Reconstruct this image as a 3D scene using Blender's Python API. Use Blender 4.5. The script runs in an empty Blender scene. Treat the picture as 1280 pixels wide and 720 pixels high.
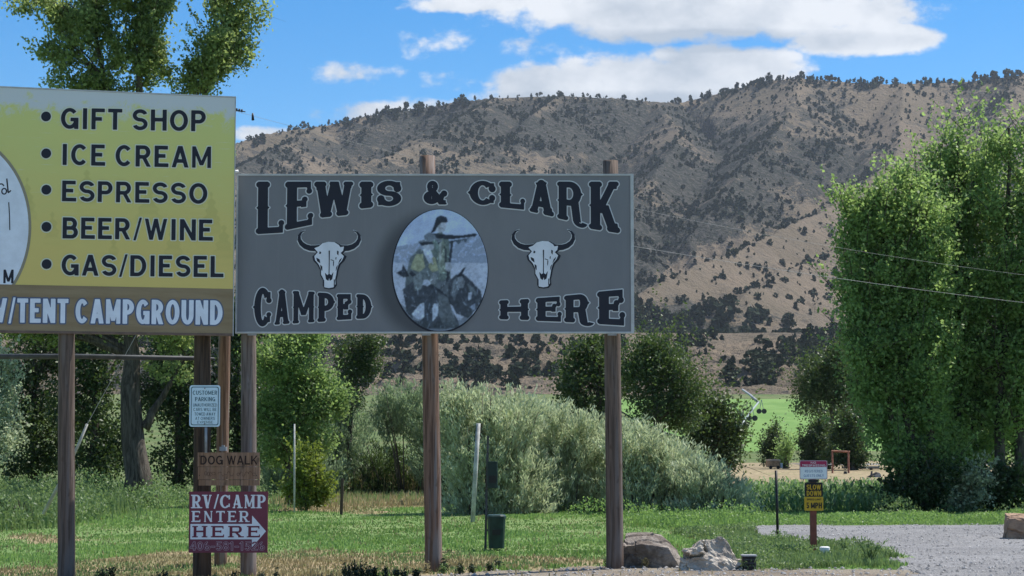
import bpy, math, random
import numpy as np
from mathutils import Vector, Matrix, noise as mnoise
random.seed(7)
rng = np.random.default_rng(11)
R = math.radians
sc = bpy.context.scene
col = sc.collection

# ---------------------------------------------------------------- camera
F = 2500.0
CAMH = 1.6
PITCH = math.atan(190.0 / F)
CA, SA = math.cos(PITCH), math.sin(PITCH)
cam = bpy.data.cameras.new('camera')
cam.sensor_width = 36.0
cam.lens = 36.0 * F / 1280.0
cam.clip_start = 0.5
cam.clip_end = 20000
camo = bpy.data.objects.new('camera', cam)
camo.location = (0, 0, CAMH)
camo.rotation_euler = (math.pi / 2 + PITCH, 0, 0)
col.objects.link(camo)
sc.camera = camo

# ---------------------------------------------------------------- sky, sun, exposure
SUN_EL, SUN_AZ = R(58), R(62)          # azimuth clockwise from +Y (the way the camera looks)
EXPOSURE = 0.85
SKY = 0.085
HAZE = 0.00004
world = bpy.data.worlds.new('World')
sc.world = world
world.use_nodes = True
wn = world.node_tree
for n in list(wn.nodes):
    wn.nodes.remove(n)


class NT:
    """tiny helper for writing node trees"""
    def __init__(s, tree):
        s.t = tree

    def n(s, kind, **kw):
        nd = s.t.nodes.new(kind)
        for k, v in kw.items():
            setattr(nd, k, v)
        return nd

    def link(s, a, b):
        s.t.links.new(a, b)

    def put(s, sock, v):
        if hasattr(v, 'is_output'):
            s.t.links.new(v, sock)
        else:
            sock.default_value = v

    def math(s, op, a, b=0.0, c=None, clamp=False):
        nd = s.n('ShaderNodeMath', operation=op, use_clamp=clamp)
        s.put(nd.inputs[0], a)
        s.put(nd.inputs[1], b)
        if c is not None:
            s.put(nd.inputs[2], c)
        return nd.outputs[0]

    def mix(s, f, a, b):
        nd = s.n('ShaderNodeMix', data_type='RGBA')
        s.put(nd.inputs[0], f)
        s.put(nd.inputs[6], a if hasattr(a, 'is_output') else (*a[:3], 1))
        s.put(nd.inputs[7], b if hasattr(b, 'is_output') else (*b[:3], 1))
        return nd.outputs[2]

    def noise(s, vec, scale, detail=4, rough=0.55, dist=0.0):
        nd = s.n('ShaderNodeTexNoise')
        if vec is not None:
            s.link(vec, nd.inputs['Vector'])
        nd.inputs['Scale'].default_value = scale
        nd.inputs['Detail'].default_value = detail
        nd.inputs['Roughness'].default_value = rough
        nd.inputs['Distortion'].default_value = dist
        return nd.outputs['Fac']

    def ramp(s, f, a, b):
        nd = s.n('ShaderNodeMapRange', interpolation_type='SMOOTHSTEP')
        s.put(nd.inputs[0], f)
        nd.inputs[1].default_value = a
        nd.inputs[2].default_value = b
        return nd.outputs[0]

    def mapping(s, vec, scale=(1, 1, 1), loc=(0, 0, 0), rot=(0, 0, 0)):
        nd = s.n('ShaderNodeMapping')
        s.link(vec, nd.inputs[0])
        nd.inputs['Location'].default_value = loc
        nd.inputs['Rotation'].default_value = rot
        nd.inputs['Scale'].default_value = scale
        return nd.outputs[0]


w = NT(wn)
sky = w.n('ShaderNodeTexSky', sky_type='NISHITA')
sky.sun_disc = False
sky.sun_elevation = SUN_EL
sky.sun_rotation = SUN_AZ
sky.altitude = 1300
sky.air_density = 1.0
sky.dust_density = 0.4
sky.ozone_density = 3.0
tc = w.n('ShaderNodeTexCoord')
sep = w.n('ShaderNodeSeparateXYZ')
w.link(tc.outputs['Generated'], sep.inputs[0])
dx, dy, dz = sep.outputs
# clouds: a broken fair-weather field; the banks over the ridge sit at fixed bearings and heights
ysafe = w.math('MAXIMUM', dy, 0.05)
cu = w.math('DIVIDE', dx, ysafe)
cv = w.math('DIVIDE', dz, ysafe)
nv = w.mapping(tc.outputs['Generated'], scale=(1, 1, 1.5))
n1 = w.noise(nv, 11.0, 9, 0.62)
n2 = w.noise(nv, 38.0, 6, 0.6)
n4_ = w.noise(nv, 105.0, 5, 0.6)
nn = w.math('ADD', w.math('ADD', w.math('MULTIPLY', n1, 0.42), w.math('MULTIPLY', n2, 0.40)), w.math('MULTIPLY', n4_, 0.18))


def bank(px, py, rx, ry, soft=1.0):
    """soft ellipse at bearing/height (tangent space), value 1 in the middle and falling outwards"""
    u0, v0 = (px - 640) / F, (550 - py) / F
    a = w.math('DIVIDE', w.math('SUBTRACT', cu, u0), rx / F)
    b = w.math('DIVIDE', w.math('SUBTRACT', cv, v0), ry / F)
    r2 = w.math('ADD', w.math('MULTIPLY', a, a), w.math('MULTIPLY', b, b))
    return w.math('MULTIPLY', w.math('SUBTRACT', 1.0, r2), soft)


shape = None
for b in [(880, 8, 300, 46, 1.0), (1085, 44, 105, 26, .9), (690, -20, 200, 34, .9), (800, 108, 200, 50, 1.0), (905, 80, 115, 36, .9), (690, 100, 85, 30, .8), (500, 140, 115, 20, .5),
          (575, 0, 70, 12, .5), (310, 165, 50, 12, .45), (437, 88, 42, 11, .13), (565, 48, 30, 12, .06), (582, 98, 26, 8, .06), (700, 48, 60, 18, .1)]:
    v = bank(*b)
    shape = v if shape is None else w.math('MAXIMUM', shape, v)
shape = w.math('MAXIMUM', shape, -1.0)
front = w.math('ADD', w.math('MULTIPLY', shape, 0.55), w.math('MULTIPLY', w.math('SUBTRACT', nn, 0.5), 1.9))
m_front = w.ramp(front, -0.02, 0.24)
m_front = w.math('MULTIPLY', m_front, w.ramp(dy, 0.35, 0.6))
wide = w.noise(w.mapping(tc.outputs['Generated'], scale=(1, 1, 2.0), loc=(3.1, 1.7, 0.4)), 3.0, 8, 0.6)
m_wide = w.math('MULTIPLY', w.ramp(wide, 0.50, 0.62), w.ramp(dz, 0.25, 0.40))  # unseen clouds above the view, cover widened as fill for the shaded board fronts
mask = w.math('MAXIMUM', m_front, m_wide)
mask = w.math('MULTIPLY', mask, w.ramp(dz, 0.0, 0.03))
n3 = w.noise(w.mapping(nv, loc=(0.0, 0.0, 0.02)), 16.0, 6, 0.55)
body = w.math('ADD', w.math('ADD', w.math('MULTIPLY', w.math('SUBTRACT', n3, 0.5), 2.6), w.math('MULTIPLY', w.math('SUBTRACT', n2, 0.5), 1.6)), 0.62, clamp=True)
under = w.math('MAXIMUM', bank(880, 46, 330, 17), bank(780, 122, 210, 14))
body = w.math('SUBTRACT', body, w.math('MULTIPLY', w.math('MAXIMUM', under, 0.0), .7), clamp=True)
ccol = w.mix(body, (0.29, 0.325, 0.375), (0.50, 0.515, 0.54))
skc = w.n('ShaderNodeVectorMath', operation='SCALE')
hs = w.n('ShaderNodeHueSaturation')
hs.inputs['Saturation'].default_value = 1.45
w.link(sky.outputs[0], hs.inputs['Color'])
w.link(hs.outputs[0], skc.inputs[0])
skc.inputs['Scale'].default_value = SKY
final = w.mix(w.math('MULTIPLY', mask, 0.96), skc.outputs[0], ccol)
bg = w.n('ShaderNodeBackground')
w.link(final, bg.inputs[0])
bg.inputs[1].default_value = 1.0
wo = w.n('ShaderNodeOutputWorld')
w.link(bg.outputs[0], wo.inputs[0])

sun = bpy.data.lights.new('sun', 'SUN')
sun.energy = 3.9
sun.angle = R(0.5)
sun.color = (1.0, 0.95, 0.88)
suno = bpy.data.objects.new('sun', sun)
col.objects.link(suno)
sd = Vector((math.sin(SUN_AZ) * math.cos(SUN_EL), math.cos(SUN_AZ) * math.cos(SUN_EL), math.sin(SUN_EL)))
suno.rotation_euler = sd.to_track_quat('Z', 'Y').to_euler()
suno.location = sd * 50
sc.view_settings.view_transform = 'Standard'
sc.view_settings.look = 'None'
sc.view_settings.exposure = EXPOSURE
sc.view_settings.gamma = 1.0
sc.render.engine = 'CYCLES'
sc.cycles.max_bounces = 6
sc.cycles.transparent_max_bounces = 4
sc.cycles.volume_bounces = 0


# ---------------------------------------------------------------- helpers
def P(px, py, Y):
    """world point seen at pixel px,py of the photograph at distance Y"""
    u, v = (px - 640) / F, (360 - py) / F
    d = Vector((u, CA - v * SA, SA + v * CA))
    t = Y / d.y
    return Vector((d.x * t, Y, CAMH + d.z * t))


def G(px, py):
    """point of level ground seen at pixel px,py"""
    u, v = (px - 640) / F, (360 - py) / F
    d = Vector((u, CA - v * SA, SA + v * CA))
    t = -CAMH / d.z
    return Vector((d.x * t, d.y * t, 0))


def zg(x, y):
    """height of the near ground"""
    s = np.clip(np.asarray(x, float) - 1.3, -9, 0) * 0.021
    f = np.clip((45 - np.asarray(y, float)) / 15.0, 0, 1)
    return s * f


def mat(name, rough=0.8, spec=0.3):
    m = bpy.data.materials.new(name)
    m.use_nodes = True
    nt = NT(m.node_tree)
    b = m.node_tree.nodes['Principled BSDF']
    b.inputs['Roughness'].default_value = rough
    b.inputs['Specular IOR Level'].default_value = spec
    return m, nt, b


def bump(nt, b, h, strength, dist=0.02):
    bp = nt.n('ShaderNodeBump')
    bp.inputs['Strength'].default_value = strength
    bp.inputs['Distance'].default_value = dist
    nt.link(h, bp.inputs['Height'])
    nt.link(bp.outputs[0], b.inputs['Normal'])


def flat_mat(name, c, rough=0.7, var=0.12, scale=8.0, spec=0.3, metal=0.0, bmp=0.0):
    m, nt, b = mat(name, rough, spec)
    t = nt.n('ShaderNodeTexCoord').outputs['Object']
    f = nt.noise(t, scale, 5, 0.6)
    a = tuple(x * (1 - var * 1.6) for x in c)
    d = tuple(min(1, x * (1 + var * 1.2)) for x in c)
    nt.link(nt.mix(nt.ramp(f, 0.3, 0.7), a, d), b.inputs['Base Color'])
    b.inputs['Metallic'].default_value = metal
    if bmp:
        bump(nt, b, f, bmp)
    return m


def tag(o, label=None, cat=None, group=None, kind=None):
    if label: o['label'] = label
    if cat: o['category'] = cat
    if group: o['group'] = group
    if kind: o['kind'] = kind
    return o


def empty(name, loc, label, cat, group=None, rz=0.0):
    o = bpy.data.objects.new(name, None)
    o.location = loc
    o.rotation_euler.z = rz
    o.empty_display_size = 0.3
    col.objects.link(o)
    return tag(o, label, cat, group)


class MB:
    def __init__(s):
        s.v, s.f = [], []

    def add(s, vs, fs):
        n = len(s.v)
        s.v += [tuple(v) for v in vs]
        s.f += [tuple(i + n for i in f) for f in fs]
        return s

    def box(s, c, d, rot=None, bev=0.0):
        x, y, z = d[0] / 2, d[1] / 2, d[2] / 2
        if bev:
            bx, by = x - bev, y - bev
            ring = [(-bx, -y), (bx, -y), (x, -by), (x, by), (bx, y), (-bx, y), (-x, by), (-x, -by)]
            vs = [Vector((a, b_, -z)) for a, b_ in ring] + [Vector((a, b_, z)) for a, b_ in ring]
            fs = [tuple(range(7, -1, -1)), tuple(range(8, 16))] + [(i, (i + 1) % 8, (i + 1) % 8 + 8, i + 8) for i in range(8)]
        else:
            vs = [Vector((a * x, b_ * y, e * z)) for a in (-1, 1) for b_ in (-1, 1) for e in (-1, 1)]
            fs = [(0, 1, 3, 2), (4, 6, 7, 5), (0, 4, 5, 1), (2, 3, 7, 6), (0, 2, 6, 4), (1, 5, 7, 3)]
        if rot is not None:
            vs = [rot @ v for v in vs]
        return s.add([v + Vector(c) for v in vs], fs)

    def tube(s, pts, rad, n=8, cap=True, wob=0.0):
        pts = [Vector(p) for p in pts]
        if not hasattr(rad, '__len__'):
            rad = [rad] * len(pts)
        vs, fs = [], []
        ref = None
        for i, p in enumerate(pts):
            d = (pts[min(i + 1, len(pts) - 1)] - pts[max(i - 1, 0)]).normalized()
            if ref is None:
                ref = d.orthogonal().normalized()
            ref = (ref - d * ref.dot(d)).normalized()
            q = d.cross(ref)
            for k in range(n):
                a = 2 * math.pi * k / n
                rr = rad[i] * (1 + (random.uniform(-wob, wob) if wob else 0))
                vs.append(p + (ref * math.cos(a) + q * math.sin(a)) * rr)
        for i in range(len(pts) - 1):
            for k in range(n):
                a, b_ = i * n + k, i * n + (k + 1) % n
                fs.append((a, b_, b_ + n, a + n))
        if cap:
            fs.append(tuple(range(n - 1, -1, -1)))
            fs.append(tuple(range((len(pts) - 1) * n, len(pts) * n)))
        return s.add(vs, fs)

    def build(s, name, m, parent=None, smooth=False, origin=None):
        me = bpy.data.meshes.new(name)
        vs = s.v
        if origin is not None:
            vs = [(a - origin[0], b_ - origin[1], c - origin[2]) for a, b_, c in vs]
        me.from_pydata(vs, [], s.f)
        if smooth:
            me.shade_smooth()
        me.materials.append(m)
        o = bpy.data.objects.new(name, me)
        if origin is not None:
            o.location = origin
        col.objects.link(o)
        o.parent = parent
        return o


def np_mesh(name, V, Fc, m, parent=None, attrs=None, smooth=False):
    """mesh from numpy arrays: V (n,3), Fc (k, 3 or 4); attrs: {name: (domain, array)}"""
    V = np.asarray(V, np.float32)
    Fc = np.asarray(Fc, np.int32)
    me = bpy.data.meshes.new(name)
    me.vertices.add(len(V))
    me.vertices.foreach_set('co', V.ravel())
    k = Fc.shape[1]
    me.loops.add(Fc.size)
    me.loops.foreach_set('vertex_index', Fc.ravel())
    me.polygons.add(len(Fc))
    me.polygons.foreach_set('loop_start', np.arange(0, Fc.size, k, dtype=np.int32))
    me.update(calc_edges=True)
    me.polygons.foreach_set('use_smooth', np.full(len(Fc), smooth))
    for an, (dom, arr) in (attrs or {}).items():
        arr = np.asarray(arr, np.float32)
        if arr.ndim == 2:
            a = me.attributes.new(an, 'FLOAT_COLOR', dom)
            a.data.foreach_set('color', arr.ravel())
        else:
            a = me.attributes.new(an, 'FLOAT', dom)
            a.data.foreach_set('value', arr)
    me.materials.append(m)
    o = bpy.data.objects.new(name, me)
    col.objects.link(o)
    o.parent = parent
    return o


# value noise in numpy --------------------------------------------------
_tab = rng.random((256, 256)).astype(np.float64)


def vnoise(x, y):
    xi, yi = np.floor(x).astype(int), np.floor(y).astype(int)
    fx, fy = x - xi, y - yi
    fx, fy = fx * fx * (3 - 2 * fx), fy * fy * (3 - 2 * fy)
    a = _tab[xi & 255, yi & 255]
    b = _tab[(xi + 1) & 255, yi & 255]
    c = _tab[xi & 255, (yi + 1) & 255]
    d = _tab[(xi + 1) & 255, (yi + 1) & 255]
    return (a * (1 - fx) + b * fx) * (1 - fy) + (c * (1 - fx) + d * fx) * fy


def fbm(x, y, o=5, g=0.5):
    s, a, t = 0, 1.0, 0
    for i in range(o):
        s = s + a * vnoise(x * 2 ** i + 17.3 * i, y * 2 ** i + 9.1 * i)
        t += a
        a *= g
    return s / t


def ridged(x, y, o=5):
    s, a, t = 0, 1.0, 0
    for i in range(o):
        s = s + a * (1 - np.abs(2 * vnoise(x * 2 ** i + 5.3 * i, y * 2 ** i + 3.1 * i) - 1)) ** 1.5
        t += a
        a *= 0.5
    return s / t


# ---------------------------------------------------------------- materials
def ground_mat(name, c1, c2, c3, s1=0.5, s2=6.0, bs=0.5, attr=False):
    m, nt, b = mat(name, 0.95, 0.1)
    p = nt.n('ShaderNodeNewGeometry').outputs['Position']
    f1 = nt.noise(p, s1, 5, 0.6)
    f2 = nt.noise(p, s2, 6, 0.65)
    f3 = nt.noise(p, s2 * 7, 4, 0.7)
    c = nt.mix(nt.ramp(f1, 0.42, 0.6), c1, c2)
    c = nt.mix(nt.ramp(f2, 0.5, 0.72), c, c3)
    dk = nt.mix(nt.ramp(f3, 0.35, 0.65), (0.6, 0.6, 0.6), (1.2, 1.2, 1.2))
    mm = nt.n('ShaderNodeMix', data_type='RGBA', blend_type='MULTIPLY')
    mm.inputs[0].default_value = 1
    nt.link(c, mm.inputs[6])
    nt.link(dk, mm.inputs[7])
    nt.link(mm.outputs[2], b.inputs['Base Color'])
    bump(nt, b, f3, bs, 0.03)
    return m


def leaf_mat(name, dark, light, trans, tfac=0.35, rough=0.5, spec=0.35):
    m, nt, b = mat(name, rough, spec)
    at = nt.n('ShaderNodeAttribute', attribute_name='tint')
    c = nt.mix(at.outputs['Fac'], dark, light)
    nt.link(c, b.inputs['Base Color'])
    tr = nt.n('ShaderNodeBsdfTranslucent')
    tcol = nt.mix(at.outputs['Fac'], tuple(x * 0.6 for x in trans), trans)
    nt.link(tcol, tr.inputs[0])
    mx = nt.n('ShaderNodeMixShader')
    mx.inputs[0].default_value = tfac
    nt.link(b.outputs[0], mx.inputs[1])
    nt.link(tr.outputs[0], mx.inputs[2])
    out = m.node_tree.nodes['Material Output']
    nt.link(mx.outputs[0], out.inputs['Surface'])
    return m


def bark_mat(name, c1, c2):
    m, nt, b = mat(name, 0.9, 0.15)
    t = nt.n('ShaderNodeTexCoord').outputs['Object']
    v = nt.mapping(t, scale=(9, 9, 1.2))
    f = nt.noise(v, 2.0, 6, 0.65, 0.6)
    nt.link(nt.mix(nt.ramp(f, 0.35, 0.65), c1, c2), b.inputs['Base Color'])
    bump(nt, b, f, 0.9, 0.05)
    return m


def post_mat(name, c1, c2, grey, gamt=0.5):
    m, nt, b = mat(name, 0.8, 0.2)
    t = nt.n('ShaderNodeTexCoord').outputs['Object']
    f = nt.noise(nt.mapping(t, scale=(22, 22, 0.9)), 1.6, 6, 0.6, 0.5)
    g = nt.noise(nt.mapping(t, scale=(7, 7, 0.45)), 1.4, 4, 0.55, 0.6)
    k = nt.noise(nt.mapping(t, scale=(3, 3, 1.5)), 3.0, 3, 0.5)
    c = nt.mix(nt.ramp(f, 0.38, 0.62), c1, c2)
    c = nt.mix(nt.math('MULTIPLY', nt.ramp(g, 0.5, 0.62), gamt), c, grey)
    crack = nt.noise(nt.mapping(t, scale=(40, 40, 0.7), loc=(3, 1, 2)), 1.2, 3, 0.5, 0.3)
    c = nt.mix(nt.ramp(crack, 0.66, 0.72), c, (0.035, 0.024, 0.018))
    c = nt.mix(nt.math('MULTIPLY', nt.ramp(k, 0.6, 0.72), 0.6), c, (0.06, 0.04, 0.028))
    nt.link(c, b.inputs['Base Color'])
    bump(nt, b, f, 0.6, 0.015)
    return m


M = {}
M['lawn'] = ground_mat('lawn_turf', (0.14, 0.225, 0.075), (0.17, 0.245, 0.09), (0.24, 0.235, 0.12), 0.25, 2.2)
M['dry'] = ground_mat('dry_turf', (0.22, 0.20, 0.10), (0.34, 0.26, 0.16), (0.16, 0.18, 0.08), 0.5, 3.0)
M['dirt'] = ground_mat('dirt', (0.30, 0.26, 0.20), (0.24, 0.20, 0.155), (0.38, 0.35, 0.30), 0.8, 9.0, 0.8)
M['gravel'] = ground_mat('gravel', (0.275, 0.275, 0.278), (0.24, 0.24, 0.242), (0.34, 0.338, 0.335), 0.35, 5.0, 0.9)
gm = NT(M['gravel'].node_tree)
gb_ = M['gravel'].node_tree.nodes['Principled BSDF']
src = gb_.inputs['Base Color'].links[0].from_socket
gp_ = gm.n('ShaderNodeNewGeometry').outputs['Position']
gf = gm.noise(gm.mapping(gp_, scale=(.16, .9, 1), rot=(0, 0, .12)), 1.6, 5, .6)
gq = gm.noise(gp_, 1.3, 4, .7)
t_ = gm.math('MULTIPLY', gm.ramp(gf, .50, .66), .55)
o_ = gm.mix(t_, src, (.17, .17, .175))
o_ = gm.mix(gm.math('MULTIPLY', gm.ramp(gq, .58, .70), .4), o_, (.36, .34, .31))
gm.link(o_, gb_.inputs['Base Color'])
M['mown'] = ground_mat('mown_soil', (0.29, 0.23, 0.145), (0.32, 0.26, 0.16), (0.20, 0.21, 0.10), 0.06, 0.6)
M['meadow'] = ground_mat('meadow', (0.09, 0.14, 0.045), (0.14, 0.17, 0.07), (0.20, 0.19, 0.10), 0.06, 0.7)
M['bark'] = bark_mat('bark', (0.05, 0.042, 0.036), (0.14, 0.12, 0.10))
M['palebark'] = bark_mat('pale_bark', (0.10, 0.09, 0.075), (0.26, 0.24, 0.20))
M['cotton'] = leaf_mat('cottonwood_leaf', (0.06, 0.105, 0.038), (0.26, 0.335, 0.125), (0.46, 0.58, 0.18), 0.5, .55, .35)
M['bright'] = leaf_mat('bright_leaf', (0.055, 0.11, 0.035), (0.24, 0.35, 0.12), (0.42, 0.60, 0.18), 0.47, .55, .35)
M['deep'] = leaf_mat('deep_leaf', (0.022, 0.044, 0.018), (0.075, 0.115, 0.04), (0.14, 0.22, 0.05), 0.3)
M['willow'] = leaf_mat('willow_leaf', (0.19, 0.235, 0.135), (0.62, 0.67, 0.45), (0.54, 0.62, 0.36), 0.42, .55, .35)
M['sage'] = leaf_mat('sage_green_leaf', (0.07, 0.115, 0.055), (0.30, 0.38, 0.24), (0.32, 0.44, 0.22), 0.4, .55, .35)
M['yellowbush'] = leaf_mat('yellow_bush_leaf', (0.09, 0.13, 0.02), (0.20, 0.26, 0.05), (0.34, 0.42, 0.06), 0.4)
M['juniper'] = leaf_mat('juniper_needles', (0.022, 0.034, 0.020), (0.055, 0.070, 0.040), (0.05, 0.08, 0.03), 0.10, 0.8, 0.1)
M['farjuniper'] = leaf_mat('far_juniper_needles', (0.018, 0.030, 0.018), (0.045, 0.058, 0.034), (0.04, 0.05, 0.03), 0.05, 0.9, 0.05)
M['grass'] = leaf_mat('grass_blade', (0.11, 0.20, 0.05), (0.24, 0.36, 0.13), (0.30, 0.48, 0.12), 0.42)
M['drygrass'] = leaf_mat('dry_grass_blade', (0.22, 0.19, 0.09), (0.40, 0.33, 0.19), (0.40, 0.34, 0.16), 0.35)
M['weed'] = leaf_mat('weed_leaf', (0.08, 0.14, 0.05), (0.22, 0.30, 0.13), (0.26, 0.38, 0.12), 0.38)
M['darkweed'] = leaf_mat('dark_weed_leaf', (0.02, 0.03, 0.014), (0.05, 0.07, 0.03), (0.06, 0.10, 0.03), 0.2)
M['corn'] = leaf_mat('corn_leaf', (0.08, 0.16, 0.06), (0.24, 0.36, 0.16), (0.28, 0.46, 0.14), 0.38)

M['post'] = post_mat('post_wood', (0.085, 0.064, 0.052), (0.16, 0.118, 0.096), (0.17, 0.145, 0.135), 0.75)
M['post_red'] = post_mat('red_post_wood', (0.105, 0.064, 0.046), (0.23, 0.145, 0.105), (0.20, 0.175, 0.165), 0.9)
M['post_grey'] = post_mat('grey_post_wood', (0.115, 0.09, 0.08), (0.21, 0.17, 0.15), (0.24, 0.22, 0.215), 0.8)
M['post_dark'] = post_mat('dark_post_wood', (0.035, 0.026, 0.02), (0.09, 0.06, 0.042), (0.10, 0.085, 0.075), 0.4)
M['stained'] = post_mat('stained_board', (0.22, 0.125, 0.075), (0.33, 0.20, 0.125), (0.28, 0.19, 0.14), 0.4)
M['redpaint'] = flat_mat('red_painted_wood', (0.22, 0.07, 0.05), 0.7)
M['trim'] = flat_mat('aluminium_trim', (0.48, 0.49, 0.50), 0.45, 0.08)
M['trimdark'] = flat_mat('grey_trim', (0.30, 0.31, 0.33), 0.5, 0.08)
M['steel'] = flat_mat('galvanised_steel', (0.30, 0.31, 0.32), 0.5, 0.15, 12)
M['darksteel'] = flat_mat('dark_pipe', (0.06, 0.065, 0.075), 0.6, 0.15)
M['black'] = flat_mat('black_plastic', (0.015, 0.015, 0.017), 0.45, 0.1)
M['white'] = flat_mat('white_plastic', (0.75, 0.75, 0.75), 0.5, 0.05)
M['bin'] = flat_mat('dark_green_steel', (0.012, 0.035, 0.032), 0.4, 0.2)
M['rust'] = flat_mat('rusty_red_steel', (0.24, 0.10, 0.06), 0.7, 0.25)
M['hay'] = flat_mat('tan_straw', (0.45, 0.25, 0.13), 0.9, 0.2)
M['pole'] = flat_mat('grey_pole', (0.40, 0.40, 0.38), 0.7, 0.2)
M['wire'] = flat_mat('aluminium_wire', (0.30, 0.30, 0.30), 0.5, 0.05)
# print inks
INK = {}
for k, c in dict(navy=(0.018, 0.020, 0.034), pale=(0.72, 0.76, 0.8), cream=(0.70, 0.71, 0.58), rim=(0.60, 0.62, 0.65), bone=(0.74, 0.78, 0.86), maroon=(0.17, 0.028, 0.05),
                 white=(0.80, 0.81, 0.83), teal=(0.05, 0.13, 0.17), burnt=(0.03, 0.014, 0.010), signblue=(0.60, 0.78, 0.86), faded=(0.50, 0.36, 0.40), red=(0.40, 0.03, 0.09), yellow=(0.62, 0.36, 0.03),
                 black=(0.02, 0.018, 0.02), lineblue=(0.22, 0.28, 0.42), roundrim=(0.30, 0.27, 0.20), lightblue=(0.76, 0.82, 0.93), slate=(0.10, 0.13, 0.22), brownfade=(0.12, 0.06, 0.04)).items():
    INK[k] = flat_mat('ink_' + k, c, 0.55, 0.05, 5.0)

# ---------------------------------------------------------------- lettering: strokes -> polygons -> distance field -> flat mesh


def seg_poly(x0, y0, x1, y1, w):
    dx_, dy_ = x1 - x0, y1 - y0
    L = math.hypot(dx_, dy_) or 1
    nx, ny = -dy_ / L * w / 2, dx_ / L * w / 2
    return [(x0 + nx, y0 + ny), (x1 + nx, y1 + ny), (x1 - nx, y1 - ny), (x0 - nx, y0 - ny)]


def arc_poly(cx, cy, rx, ry, a0, a1, t, s, n=22):
    o, i = [], []
    for k in range(n + 1):
        a = R(a0 + (a1 - a0) * k / n)
        o.append((cx + rx * math.cos(a), cy + ry * math.sin(a)))
        i.append((cx + (rx - t) * math.cos(a), cy + (ry - s) * math.sin(a)))
    return o + i[::-1]


def disc(cx, cy, rx, ry=None, n=16):
    ry = ry or rx
    return [(cx + rx * math.cos(2 * math.pi * k / n), cy + ry * math.sin(2 * math.pi * k / n)) for k in range(n)]


WID = dict(I=0.30, L=0.62, E=0.66, F=0.62, T=0.66, M=0.92, W=1.08, G=0.82, O=0.84, C=0.80, S=0.70, P=0.70, R=0.74, B=0.73, D=0.76, H=0.74, N=0.76, A=0.80, V=0.78, U=0.74, K=0.76,
           Y=0.76, X=0.76, Z=0.66)
WID.update({'/': 0.36, ' ': 0.34, '&': 0.9, '-': 0.42, '1': 0.42, '.': 0.25})


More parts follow.
